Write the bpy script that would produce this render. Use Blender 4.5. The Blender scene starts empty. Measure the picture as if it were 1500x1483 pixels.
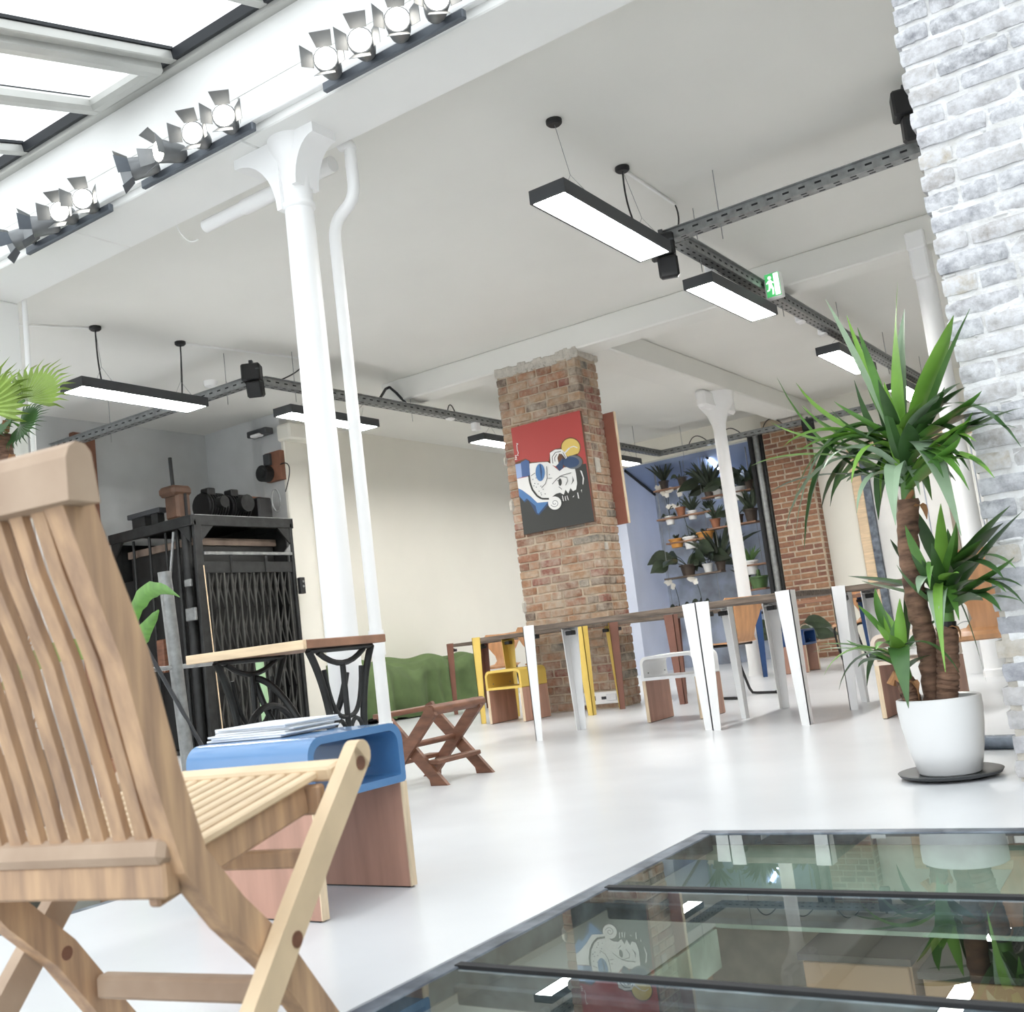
import bpy, bmesh, math, random
import numpy as np
from mathutils import Vector, Matrix
random.seed(7)
PI = math.pi
COL = bpy.context.scene.collection
SC = bpy.context.scene

# ------------------------------------------------------------------ camera, sky, exposure
CF, CYAW, CPITCH, CROLL, CH = 1560.46, .582279, .132979, -.122156, .61
_f = np.array([-math.sin(CYAW)*math.cos(CPITCH), math.cos(CYAW)*math.cos(CPITCH), math.sin(CPITCH)])
_r0 = np.array([math.cos(CYAW), math.sin(CYAW), 0]); _u0 = np.cross(_r0, _f)
_r = math.cos(CROLL)*_r0+math.sin(CROLL)*_u0; _u = -math.sin(CROLL)*_r0+math.cos(CROLL)*_u0
cam = bpy.data.cameras.new('camera'); camo = bpy.data.objects.new('camera', cam); COL.objects.link(camo)
cam.sensor_width = 36; cam.sensor_fit = 'HORIZONTAL'; cam.lens = CF/1500*36; cam.clip_start = .02; cam.clip_end = 200
cam.dof.use_dof = True; cam.dof.focus_distance = 5.2; cam.dof.aperture_fstop = 7
M4 = Matrix(((_r[0], _u[0], -_f[0], 0), (_r[1], _u[1], -_f[1], 0), (_r[2], _u[2], -_f[2], CH), (0, 0, 0, 1)))
camo.matrix_world = M4
SC.camera = camo
W = bpy.data.worlds.new('overcast'); SC.world = W; W.use_nodes = True
_bg = W.node_tree.nodes['Background']; _bg.inputs[0].default_value = (.93, .965, 1, 1); _bg.inputs[1].default_value = 1.05
SC.view_settings.view_transform = 'Standard'; SC.view_settings.look = 'None'
SC.view_settings.exposure = 1.27; SC.view_settings.gamma = 1; SC.view_settings.use_curve_mapping = False
PANEL_GLOW = 26.0      # the ceiling panels' own light
SC.cycles.max_bounces = 12; SC.cycles.diffuse_bounces = 6; SC.cycles.transparent_max_bounces = 24
SC.cycles.use_denoising = True

def _ray(x, y):
    return _r*(x-750)/CF-_u*(y-741.5)/CF+_f
def _on(x, y, ax, v):
    d = _ray(x, y); o = (0, 0, CH); t = (v-o[ax])/d[ax]
    return Vector((d[0]*t, d[1]*t, CH+d[2]*t))
def onx(x, y, X): return _on(x, y, 0, X)
def ony(x, y, Y): return _on(x, y, 1, Y)
def onz(x, y, Z): return _on(x, y, 2, Z)

# ------------------------------------------------------------------ materials
MATS = {}
def mat(name, col, rough=.6, metal=0., var=.08, scale=6., bump=0., bscale=40., col2=None, emit=None, stretch=None, rnd=0., spec=.5, coat=0., detail=4):
    if name in MATS: return MATS[name]
    m = bpy.data.materials.new(name); m.use_nodes = True; nt = m.node_tree; N = nt.nodes; L = nt.links
    b = N['Principled BSDF']; b.inputs['Roughness'].default_value = rough; b.inputs['Metallic'].default_value = metal
    b.inputs['Specular IOR Level'].default_value = spec; b.inputs['Coat Weight'].default_value = coat
    tc = N.new('ShaderNodeTexCoord'); mp = N.new('ShaderNodeMapping'); L.new(tc.outputs['Object'], mp.inputs[0])
    if stretch: mp.inputs['Scale'].default_value = stretch
    nz = N.new('ShaderNodeTexNoise'); nz.inputs['Scale'].default_value = scale; nz.inputs['Detail'].default_value = detail
    L.new(mp.outputs[0], nz.inputs['Vector'])
    r = N.new('ShaderNodeValToRGB')
    c2 = col2 or tuple(max(0, c*(1-2.2*var)) for c in col)
    r.color_ramp.elements[0].position = .3; r.color_ramp.elements[1].position = .7
    r.color_ramp.elements[0].color = (*c2, 1); r.color_ramp.elements[1].color = (*[min(1, c*(1+var)) for c in col], 1)
    L.new(nz.outputs[0], r.inputs[0]); out = r.outputs[0]
    if rnd:
        oi = N.new('ShaderNodeObjectInfo'); mx = N.new('ShaderNodeMapRange')
        mx.inputs['To Min'].default_value = 1-rnd; mx.inputs['To Max'].default_value = 1+rnd
        L.new(oi.outputs['Random'], mx.inputs[0])
        hs = N.new('ShaderNodeHueSaturation'); L.new(mx.outputs[0], hs.inputs['Value']); L.new(out, hs.inputs['Color']); out = hs.outputs[0]
    L.new(out, b.inputs['Base Color'])
    if bump:
        n2 = N.new('ShaderNodeTexNoise'); n2.inputs['Scale'].default_value = bscale; n2.inputs['Detail'].default_value = 6
        L.new(mp.outputs[0], n2.inputs['Vector'])
        bp = N.new('ShaderNodeBump'); bp.inputs['Strength'].default_value = bump; bp.inputs['Distance'].default_value = .01
        L.new(n2.outputs[0], bp.inputs['Height']); L.new(bp.outputs[0], b.inputs['Normal'])
    if emit:
        b.inputs['Emission Color'].default_value = (*emit[:3], 1); b.inputs['Emission Strength'].default_value = emit[3]
    MATS[name] = m; return m
def glass_mat(name, tint, rough=.0, gain=1.7):
    "flat glazing: clear through, mirror at grazing angles"
    m = bpy.data.materials.new(name); m.use_nodes = True; nt = m.node_tree; N = nt.nodes; L = nt.links
    N.remove(N['Principled BSDF'])
    tr = N.new('ShaderNodeBsdfTransparent'); tr.inputs[0].default_value = (*tint, 1)
    gl = N.new('ShaderNodeBsdfGlossy'); gl.inputs['Roughness'].default_value = rough; gl.inputs['Color'].default_value = (.95, 1, .98, 1)
    lw = N.new('ShaderNodeLayerWeight'); lw.inputs[0].default_value = .5
    pw = N.new('ShaderNodeMath'); pw.operation = 'POWER'; pw.inputs[1].default_value = 4.2; L.new(lw.outputs['Facing'], pw.inputs[0])
    ml = N.new('ShaderNodeMath'); ml.operation = 'MULTIPLY_ADD'; ml.inputs[1].default_value = gain*.55; ml.inputs[2].default_value = .05*gain; ml.use_clamp = True
    L.new(pw.outputs[0], ml.inputs[0])
    mx = N.new('ShaderNodeMixShader'); L.new(ml.outputs[0], mx.inputs[0]); L.new(tr.outputs[0], mx.inputs[1]); L.new(gl.outputs[0], mx.inputs[2])
    L.new(mx.outputs[0], N['Material Output'].inputs[0]); MATS[name] = m; return m
def brick_mat(name, cols, mortar_smear, smear, rough=.9, zfade=None, sscale=9.):
    "colour of each brick from its own random number, plus grain and a lime smear"
    m = bpy.data.materials.new(name); m.use_nodes = True; nt = m.node_tree; N = nt.nodes; L = nt.links
    b = N['Principled BSDF']; b.inputs['Roughness'].default_value = rough; b.inputs['Specular IOR Level'].default_value = .2
    oi = N.new('ShaderNodeObjectInfo'); r = N.new('ShaderNodeValToRGB'); r.color_ramp.interpolation = 'CONSTANT'
    e = r.color_ramp.elements
    for i, c in enumerate(cols):
        el = e[i] if i < 2 else e.new(i/len(cols))
        el.position = i/len(cols); el.color = (*c, 1)
    L.new(oi.outputs['Random'], r.inputs[0])
    g = N.new('ShaderNodeNewGeometry')
    nz = N.new('ShaderNodeTexNoise'); nz.inputs['Scale'].default_value = 30; nz.inputs['Detail'].default_value = 6; L.new(g.outputs['Position'], nz.inputs['Vector'])
    mr = N.new('ShaderNodeMapRange'); mr.inputs['To Min'].default_value = .55; mr.inputs['To Max'].default_value = 1.4; L.new(nz.outputs[0], mr.inputs[0])
    hs = N.new('ShaderNodeHueSaturation'); L.new(r.outputs[0], hs.inputs['Color']); L.new(mr.outputs[0], hs.inputs['Value'])
    n2 = N.new('ShaderNodeTexNoise'); n2.inputs['Scale'].default_value = sscale; n2.inputs['Detail'].default_value = 8; n2.inputs['Roughness'].default_value = .7
    L.new(g.outputs['Position'], n2.inputs['Vector'])
    m2 = N.new('ShaderNodeMapRange'); m2.inputs['From Min'].default_value = 1-smear-.18; m2.inputs['From Max'].default_value = 1-smear+.12; m2.clamp = True
    L.new(n2.outputs[0], m2.inputs[0]); fac = m2.outputs[0]
    if zfade:
        sp = N.new('ShaderNodeSeparateXYZ'); L.new(g.outputs['Position'], sp.inputs[0])
        m3 = N.new('ShaderNodeMapRange'); m3.inputs['From Min'].default_value = zfade[0]; m3.inputs['From Max'].default_value = zfade[1]
        m3.inputs['To Min'].default_value = zfade[2]; m3.inputs['To Max'].default_value = 1; L.new(sp.outputs[2], m3.inputs[0])
        mm = N.new('ShaderNodeMath'); mm.operation = 'MULTIPLY'; L.new(fac, mm.inputs[0]); L.new(m3.outputs[0], mm.inputs[1]); fac = mm.outputs[0]
    mx = N.new('ShaderNodeMix'); mx.data_type = 'RGBA'; L.new(fac, mx.inputs[0]); L.new(hs.outputs[0], mx.inputs[6]); mx.inputs[7].default_value = (*mortar_smear, 1)
    L.new(mx.outputs[2], b.inputs['Base Color'])
    bp = N.new('ShaderNodeBump'); bp.inputs['Strength'].default_value = .7; bp.inputs['Distance'].default_value = .012
    L.new(n2.outputs[0], bp.inputs['Height']); L.new(bp.outputs[0], b.inputs['Normal'])
    MATS[name] = m; return m
def srgb(r, g, b):
    f = lambda c: c/12.92 if c <= .04045 else ((c+.055)/1.055)**2.4
    return (f(r/255), f(g/255), f(b/255))

PLASTER = mat('white_plaster', srgb(236, 236, 234), .75, var=.015, scale=1.2, bump=.06, bscale=14)
CEILM = mat('ceiling_plaster', srgb(226, 225, 220), .8, var=.02, scale=.8, bump=.05, bscale=10)
CREAM = mat('cream_wall_plaster', srgb(231, 228, 218), .8, var=.02, scale=.9, bump=.05, bscale=12)
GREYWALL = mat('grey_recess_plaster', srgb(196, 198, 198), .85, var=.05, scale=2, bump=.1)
WHITEPAINT = mat('white_gloss_paint', srgb(240, 240, 240), .4, var=.01, scale=3, bump=.04, bscale=30)
CONC = mat('polished_concrete', srgb(215, 217, 220), .28, var=.06, scale=1.1, bump=.02, bscale=18, spec=.5, detail=9)
BLUEW = mat('blue_grey_daylit_paint', srgb(214, 221, 240), .8, var=.03, scale=1.5)  # light well walls: bluish daylight put into the paint colour
BLUEC = mat('slate_blue_daylit_paint', srgb(150, 166, 200), .8, var=.04, scale=1.5)  # sloping roof of the well, bluish daylight in its colour too
GREYBLUE = mat('grey_blue_rough_wall', srgb(170, 180, 198), .9, var=.12, scale=3, bump=.2, col2=srgb(134, 138, 144))  # back wall of the well; bluish daylight put in here as well
DARKSTEEL = mat('black_iron', srgb(44, 45, 45), .55, .3, var=.2, scale=12, bump=.05)
BLACKP = mat('black_plastic', srgb(24, 24, 26), .5, var=.1)
ANTH = mat('anthracite_metal', srgb(66, 68, 71), .5, .2, var=.04)
GALV = mat('galvanised_steel', srgb(150, 152, 152), .42, .65, var=.12, scale=20)
SLOT = mat('dark_slot', srgb(38, 39, 41), .8)
ALU = mat('aluminium_frame', srgb(188, 188, 184), .4, .35, var=.05, scale=4)
RUBBER = mat('black_gasket', srgb(24, 28, 34), .6)
STEELBLUE = mat('grey_blue_steel', srgb(118, 126, 136), .45, .5, var=.18, scale=15, col2=srgb(74, 80, 90))
TEAK = mat('weathered_teak', srgb(184, 152, 120), .65, var=.13, scale=6, stretch=(7, 7, .8), bump=.12, bscale=30, rnd=.09, col2=srgb(152, 124, 102))
TEAKGREY = mat('silvered_teak', srgb(178, 158, 138), .7, var=.12, scale=4, bump=.12, bscale=30, rnd=.05, col2=srgb(150, 126, 106))
TEAKPALE = mat('pale_teak', srgb(222, 198, 165), .6, var=.08, scale=6, bump=.08, rnd=.05)
DARKWOOD = mat('brown_hardwood', srgb(122, 82, 62), .5, var=.2, scale=8, stretch=(1, 1, 4), bump=.1, rnd=.1)
OLDWOOD = mat('grey_old_timber', srgb(112, 98, 86), .7, var=.25, scale=6, stretch=(1, 8, 8), bump=.2, bscale=25)
PINE = mat('pale_pine', srgb(226, 200, 166), .6, var=.08, scale=5, stretch=(1, 8, 8), bump=.08)
BROWNTOP = mat('brown_timber_edge', srgb(158, 116, 92), .6, var=.15, scale=6, bump=.1)
PLYFACE = mat('pink_okoume_ply', srgb(184, 142, 124), .55, var=.1, scale=3, stretch=(6, 6, .7), bump=.03, rnd=.04)
PLYEDGE = mat('ply_edge', srgb(222, 200, 170), .6, var=.12, scale=60, stretch=(1, 1, .1))
CHAIRPLY = mat('beech_ply', srgb(190, 140, 98), .4, var=.1, scale=6, stretch=(5, 1, 1), rnd=.08)
BLUEMET = mat('light_blue_lacquer', srgb(80, 128, 178), .22, var=.02, spec=.7, coat=.4)
YELMET = mat('yellow_lacquer', srgb(222, 190, 94), .4, var=.02)
WHIMET = mat('white_lacquer', srgb(236, 236, 236), .35, var=.01)
BROMET = mat('brown_lacquer', srgb(126, 84, 70), .5, var=.06)
DBLUMET = mat('dark_blue_lacquer', srgb(36, 72, 124), .4, var=.05)
BEIGEMET = mat('pale_beige_lacquer', srgb(225, 208, 192), .45, var=.03)
GREENCLOTH = mat('green_cotton', srgb(92, 112, 70), .9, var=.1, scale=5, bump=.08, bscale=120)
PAPER = mat('newsprint', srgb(226, 228, 231), .8, var=.06, scale=40, stretch=(1, 1, 12), rnd=.06)
POTWHITE = mat('white_glazed_pot', srgb(228, 228, 228), .3, var=.005, spec=.5)
SAUCER = mat('dark_grey_saucer', srgb(62, 64, 66), .5, var=.05)
SOIL = mat('potting_soil', srgb(52, 42, 34), .95, var=.3, scale=60, bump=.5)
TRUNK = mat('yucca_bark', srgb(120, 92, 74), .9, var=.35, scale=14, stretch=(1, 1, 3.5), bump=.6, bscale=26, col2=srgb(70, 52, 42))
HUSK = mat('dry_leaf_husk', srgb(170, 124, 84), .8, var=.2)
YLEAF = mat('yucca_leaf', srgb(96, 142, 62), .38, var=.16, scale=5, rnd=.28, col2=srgb(64, 104, 48), spec=.5)
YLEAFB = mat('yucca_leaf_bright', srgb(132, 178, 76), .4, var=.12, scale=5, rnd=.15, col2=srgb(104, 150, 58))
YLEAFP = mat('yucca_leaf_pale_gloss', srgb(150, 172, 146), .4, var=.1, scale=5, rnd=.12, col2=srgb(126, 150, 120))  # paler copy of the leaf: back-lit gloss put in as grey-green colour
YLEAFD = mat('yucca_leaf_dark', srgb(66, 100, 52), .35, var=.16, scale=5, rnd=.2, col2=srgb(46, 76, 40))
PALML = mat('fan_palm_leaf', srgb(146, 172, 82), .45, var=.14, scale=9, rnd=.1)
BANANA = mat('banana_leaf', srgb(112, 166, 72), .4, var=.14, scale=8, stretch=(1, 6, 1), rnd=.1)
DKLEAF = mat('dark_houseplant_leaf', srgb(54, 66, 48), .4, var=.2, scale=8, rnd=.35)
MIDLEAF = mat('green_houseplant_leaf', srgb(84, 116, 64), .45, var=.2, scale=8, rnd=.25)
PETAL = mat('white_orchid_petal', srgb(236, 232, 224), .6, var=.03)
TERRA = mat('terracotta', srgb(158, 106, 80), .8, var=.1, rnd=.08)
GREENPOT = mat('green_pot_glaze', srgb(88, 118, 72), .4, var=.05)
DKPOT = mat('dark_brown_pot', srgb(74, 62, 54), .6, var=.15, rnd=.2)
YELPOT = mat('ochre_pot', srgb(206, 146, 72), .6, var=.06)
GLASSPOT = mat('grey_blue_glass_jar', srgb(160, 172, 190), .15, var=.05)
LIT = mat('lit_diffuser', (1, 1, 1), .5, var=0, emit=(1, .985, .95, PANEL_GLOW))
LAMPLIT = mat('lit_spot_lens', (1, 1, 1), .4, var=0, emit=(1, .94, .82, 3.0))
SPOTGREY = mat('silver_grey_spot_body', srgb(128, 130, 132), .4, .5, var=.12)
SPOTDK = mat('dark_spot_bar', srgb(104, 110, 118), .5, .4, var=.1)
ORANGEW = mat('reddish_board', srgb(136, 92, 72), .7, var=.15)
MORTAR = mat('sandy_mortar', srgb(186, 170, 150), .95, var=.12, scale=12, bump=.5, bscale=50)
MORTARW = mat('white_limewash_mortar', srgb(230, 231, 233), .95, var=.04, scale=16, bump=.8, bscale=60, col2=srgb(206, 205, 203))
MORTARG = mat('grey_lime_mortar', srgb(196, 190, 180), .95, var=.1, scale=16, bump=.8, bscale=60)
BRICKR = brick_mat('red_brick', [srgb(*c) for c in ((148, 112, 88), (158, 120, 95), (140, 104, 84), (164, 130, 104), (132, 98, 82), (156, 126, 100), (168, 138, 112), (116, 100, 90), (150, 110, 90), (108, 104, 98), (160, 118, 94), (138, 92, 80))], srgb(186, 174, 158), .42)
BRICKW = brick_mat('limewashed_brick', [srgb(*c) for c in ((158, 156, 160), (178, 174, 172), (146, 147, 154), (166, 160, 156), (190, 180, 164), (152, 153, 160), (170, 168, 170), (138, 139, 145))], srgb(220, 221, 225), .51, zfade=(.35, 1.3, .35), sscale=22)
GLASSF = glass_mat('walkable_glass', (.9, .965, .93), 0., 1.4)
GLASSC = glass_mat('clear_glass_side', (.97, .985, .975), 0., .0)
GLASSS = glass_mat('roof_glass', (.97, .99, .98), 0., .8)
BASEGREEN = mat('pale_green_painted_concrete', srgb(206, 222, 212), .8, var=.1, scale=7, bump=.1, col2=srgb(160, 176, 164))
BASEWALL = mat('basement_plaster', srgb(176, 172, 160), .85, var=.1)
BASEFLOOR = mat('basement_floor', srgb(112, 106, 100), .8, var=.1)
TANBOARD = mat('tan_cabinet_board', srgb(186, 160, 132), .6, var=.05, scale=2)
CURTAIN = mat('white_curtain', srgb(228, 227, 224), .85, var=.04, scale=3)

# ------------------------------------------------------------------ mesh helpers
class MB:
    def __init__(s): s.v = []; s.f = []
    def add(s, vs, fs):
        o = len(s.v); s.v += [tuple(p) for p in vs]; s.f += [tuple(i+o for i in f) for f in fs]; return s
    def box(s, c, d, rz=0., bev=0., R=None):
        hx, hy, hz = d[0]/2, d[1]/2, d[2]/2
        if R is None: R = Matrix.Rotation(rz, 3, 'Z')
        c = Vector(c)
        if not bev:
            vs = [c+R@Vector((x*hx, y*hy, z*hz)) for z in (-1, 1) for y in (-1, 1) for x in (-1, 1)]
            return s.add(vs, [(0, 2, 3, 1), (4, 5, 7, 6), (0, 1, 5, 4), (2, 6, 7, 3), (0, 4, 6, 2), (1, 3, 7, 5)])
        b = min(bev, hx*.95, hy*.95, hz*.95); vs = []; idx = {}
        for sx in (-1, 1):
            for sy in (-1, 1):
                for sz in (-1, 1):
                    for a in range(3):
                        p = [sx*(hx-b), sy*(hy-b), sz*(hz-b)]; p[a] = (sx*hx, sy*hy, sz*hz)[a]
                        idx[sx, sy, sz, a] = len(vs); vs.append(c+R@Vector(p))
        fs = []
        cyc = [(-1, -1), (1, -1), (1, 1), (-1, 1)]
        for a in range(3):
            o1, o2 = (a+1) % 3, (a+2) % 3
            for sg in (-1, 1):
                q = []
                for u, w in cyc:
                    k = [0, 0, 0]; k[a] = sg; k[o1] = u; k[o2] = w; q.append(idx[k[0], k[1], k[2], a])
                fs.append(q if sg > 0 else q[::-1])
            for u, w in cyc:                      # edges running along axis a
                k0 = [0, 0, 0]; k1 = [0, 0, 0]; k0[a] = -1; k1[a] = 1
                for k in (k0, k1): k[o1] = u; k[o2] = w
                q = [idx[(*k0, o1)], idx[(*k1, o1)], idx[(*k1, o2)], idx[(*k0, o2)]]
                fs.append(q if u*w < 0 else q[::-1])
        for sx in (-1, 1):
            for sy in (-1, 1):
                for sz in (-1, 1):
                    q = [idx[sx, sy, sz, a] for a in range(3)]; fs.append(q if sx*sy*sz > 0 else q[::-1])
        return s.add(vs, fs)
    def lo(s, a, b, bev=0.):
        return s.box([(a[i]+b[i])/2 for i in range(3)], [abs(b[i]-a[i]) for i in range(3)], bev=bev)
    def beam(s, p, q, w, h, side=None, bev=0.):
        "bar from p to q; h is measured along SIDE's perpendicular, w along SIDE"
        p, q = Vector(p), Vector(q); z = (q-p); L = z.length; z.normalize()
        sd = Vector(side) if side is not None else (Vector((0, 0, 1)).cross(z) if abs(z.z) < .95 else Vector((1, 0, 0)))
        x = (sd-z*sd.dot(z)).normalized(); y = z.cross(x)
        R = Matrix((x, y, z)).transposed()
        return s.box((p+q)/2, (w, h, L), R=R, bev=bev)
    def tube(s, pts, r, n=10, cap=True):
        pts = [Vector(p) for p in pts]; m = len(pts); rs = r if isinstance(r, (list, tuple)) else [r]*m
        vs = []; prev = None
        for i, p in enumerate(pts):
            t = (pts[min(i+1, m-1)]-pts[max(i-1, 0)]).normalized()
            if prev is None: x = t.orthogonal().normalized()
            else: x = (prev-t*prev.dot(t)).normalized()
            prev = x; y = t.cross(x)
            vs += [p+(x*math.cos(2*PI*k/n)+y*math.sin(2*PI*k/n))*rs[i] for k in range(n)]
        fs = [(i*n+k, i*n+(k+1) % n, (i+1)*n+(k+1) % n, (i+1)*n+k) for i in range(m-1) for k in range(n)]
        if cap: fs += [tuple(range(n))[::-1], tuple((m-1)*n+k for k in range(n))]
        return s.add(vs, fs)
    def cyl(s, p, q, r, n=14): return s.tube([p, q], r, n)
    def lathe(s, prof, c, n=28):
        c = Vector(c); m = len(prof)
        vs = [c+Vector((r*math.cos(2*PI*k/n), r*math.sin(2*PI*k/n), z)) for r, z in prof for k in range(n)]
        fs = [(i*n+k, i*n+(k+1) % n, (i+1)*n+(k+1) % n, (i+1)*n+k) for i in range(m-1) for k in range(n)]
        if prof[0][0] > 1e-4: fs.append(tuple(range(n))[::-1])
        if prof[-1][0] > 1e-4: fs.append(tuple((m-1)*n+k for k in range(n)))
        return s.add(vs, fs)
    def prism(s, poly, o, ux, uy, d):
        "polygon in the plane (ux, uy) from o, pushed by the vector d"
        o, ux, uy, d = Vector(o), Vector(ux), Vector(uy), Vector(d); n = len(poly)
        a = [o+ux*x+uy*y for x, y in poly]; vs = a+[p+d for p in a]
        return s.add(vs, [tuple(range(n))[::-1], tuple(range(n, 2*n))]+[(i, (i+1) % n, n+(i+1) % n, n+i) for i in range(n)])
    def ring(s, c, r, t, ax1, ax2, n=24, m=6):
        c, a, b = Vector(c), Vector(ax1), Vector(ax2)
        pts = [c+(a*math.cos(2*PI*k/n)+b*math.sin(2*PI*k/n))*r for k in range(n+1)]
        return s.tube(pts, t, m, cap=False)
    def blade(s, P, w, fold=.25, side=None):
        "leaf: P is a list of points along the midrib, w the half widths"
        P = [Vector(p) for p in P]; m = len(P); vs = []
        for i, p in enumerate(P):
            t = (P[min(i+1, m-1)]-P[max(i-1, 0)]).normalized()
            sd = Vector(side) if side is not None else t.cross(Vector((0, 0, 1)))
            if sd.length < .1: sd = t.cross(Vector((1, 0, 0)))
            sd = (sd-t*sd.dot(t)).normalized(); nn = sd.cross(t).normalized()
            vs += [p-sd*w[i]+nn*w[i]*fold, p, p+sd*w[i]+nn*w[i]*fold]
        fs = []
        for i in range(m-1):
            a = i*3; fs += [(a, a+1, a+4, a+3), (a+1, a+2, a+5, a+4)]
        return s.add(vs, fs)
    def mesh(s, name, m, smooth=False):
        me = bpy.data.meshes.new(name); me.from_pydata(s.v, [], s.f); me.update()
        bm = bmesh.new(); bm.from_mesh(me); bmesh.ops.recalc_face_normals(bm, faces=bm.faces); bm.to_mesh(me); bm.free()
        if m: me.materials.append(m)
        if smooth:
            me.polygons.foreach_set('use_smooth', [True]*len(me.polygons)); me.set_sharp_from_angle(angle=math.radians(42))
        return me
def offs(o):
    v = Vector((0, 0, 0))
    while o is not None: v += o.location; o = o.parent
    return v
def put(name, mb, m, parent=None, smooth=False, local=False, loc=None, **props):
    "links a mesh object; its coordinates are world ones unless local"
    o = bpy.data.objects.new(name, None if mb is None else None)
    if loc is not None: off = Vector(loc)
    elif parent is None and not local and mb.v:
        a = np.array(mb.v); lo, hi = a.min(0), a.max(0); off = Vector(((lo[0]+hi[0])/2, (lo[1]+hi[1])/2, lo[2]))
    else: off = Vector((0, 0, 0)) if local else offs(parent)
    if parent is not None and loc is not None: off = Vector(loc)
    if not local: mb.v = [(x-off[0], y-off[1], z-off[2]) for x, y, z in mb.v]
    bpy.data.objects.remove(o)
    o = bpy.data.objects.new(name, mb.mesh(name, m, smooth)); COL.objects.link(o)
    if parent is not None:
        o.parent = parent
        if loc is not None: o.location = Vector(loc)-offs(parent)
    else: o.location = off if not local else Vector((0, 0, 0))
    for k, v in props.items(): o[k] = v
    return o
def tag(o, label, cat, group=None):
    o['label'] = label; o['category'] = cat
    if group: o['group'] = group
    return o
def thing(name, label, cat, loc=(0, 0, 0), rz=0., group=None):
    o = bpy.data.objects.new(name, None); COL.objects.link(o); o.location = loc; o.rotation_euler = (0, 0, rz); o.empty_display_size = .1
    return tag(o, label, cat, group)
def struct(name, mb, m, parent=None, smooth=False, **kw):
    o = put(name, mb, m, parent, smooth, **kw)
    if parent is None: o['kind'] = 'structure'
    return o
def child(name, me, parent, loc, rot=(0, 0, 0), scale=(1, 1, 1)):
    o = bpy.data.objects.new(name, me); COL.objects.link(o); o.parent = parent; o.location = Vector(loc)-offs(parent); o.rotation_euler = rot; o.scale = scale
    return o
def dup(o, loc, rz=None, label=None, group=None):
    def cp(s, par):
        c = s.copy(); COL.objects.link(c)
        if par is not None: c.parent = par
        for k in s.children: cp(k, c)
        return c
    r = cp(o, None); r.location = loc
    if rz is not None: r.rotation_euler = (0, 0, rz)
    if label: r['label'] = label
    if group: r['group'] = group
    return r
def bez(a, b, c, n=8, d=None):
    a, b, c = Vector(a), Vector(b), Vector(c)
    if d is None: return [a*(1-t)**2+b*2*t*(1-t)+c*t*t for t in [i/n for i in range(n+1)]]
    d = Vector(d); return [a*(1-t)**3+b*3*t*(1-t)**2+c*3*t*t*(1-t)+d*t**3 for t in [i/n for i in range(n+1)]]

# ------------------------------------------------------------------ the setting
GX0, GX1, GY = -2.98, -1.46, 3.045        # walkway between the two glass floors; their far edge
CZ = 3.45                                  # ceiling height
fl = MB(); T = -.28
fl.lo((-9.5, GY, T), (4.2, 16.2, 0)); fl.lo((GX0, -3, T), (GX1, GY, 0)); fl.lo((-8.6, -3, T), (-6.6, GY, 0)); fl.lo((3.2, -3, T), (4.2, GY, 0))
fl.lo((-6.6, -3, T), (GX0, -.75, 0)); fl.lo((GX1, -3, T), (3.2, -.75, 0))
struct('floor', fl, CONC)
struct('ceiling', MB().lo((-9.6, 3.6, CZ), (4.3, 14.4, CZ+.12)), CEILM)
# near beam, cased in two lengths, with the wall above it up to the roof glass
b1 = struct('trim_1', MB().lo((-9.6, 3.5, 3.22), (-5.02, 3.89, CZ), bev=.006), PLASTER)
for a, b in ((-5.015, -3.62), (-3.615, 4.2)):
    struct('beam_casing', MB().lo((a, 3.5, 3.22), (b, 3.89, CZ), bev=.006), PLASTER, b1)
struct('ledge', MB().lo((-9.5, 3.465, 3.262), (4.2, 3.5, 3.285), bev=.004), WHITEPAINT, b1)
struct('wall_front', MB().lo((-9.6, 3.5, CZ), (4.2, 3.62, 3.79)), PLASTER)
struct('trim_2', MB().lo((-6.85, 8.245, 3.22), (4.2, 8.53, CZ), bev=.012), CEILM)          # second beam
struct('trim_3', MB().lo((-4.73, 8.53, 3.22), (-4.35, 14.3, CZ), bev=.012), CEILM)          # beam running to the back
struct('wall_left', MB().lo((-8.65, 8.1, 0), (-8.5, 14.3, CZ)), CREAM)
struct('trim_4', MB().lo((-8.5, 8.1, 0), (-8.16, 8.42, 3.2), bev=.01), CREAM)
struct('trim_5', MB().lo((-8.22, 8.06, 3.12), (-8.02, 8.46, 3.3), bev=.02), CREAM)
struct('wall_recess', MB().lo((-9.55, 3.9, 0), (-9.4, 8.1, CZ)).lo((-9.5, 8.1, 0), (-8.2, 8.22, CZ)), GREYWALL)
struct('trim_6', MB().lo((-9.4, 6.36, 0), (-9.33, 6.62, 3.3), bev=.01), ORANGEW)
struct('wall_end', MB().lo((-8.65, 14.3, 3.13), (-7.4, 14.45, CZ)).lo((-7.4, 14.3, 3.13), (-4.42, 14.45, CZ)).lo((-4.42, 14.3, 0), (-3.97, 14.45, CZ))
       .lo((-3.97, 14.3, 2.72), (-2.1, 14.45, CZ)).lo((-2.1, 14.3, 0), (4.2, 14.45, CZ)), CREAM)
struct('wall_right', MB().lo((4.05, 3.6, 0), (4.2, 14.3, CZ)), CREAM)
struct('wall_atrium', MB().lo((-8.6, -3, 0), (-8.45, 3.5, 3.8)).lo((4.05, -3, 0), (4.2, 3.5, 3.8)), PLASTER)
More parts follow.
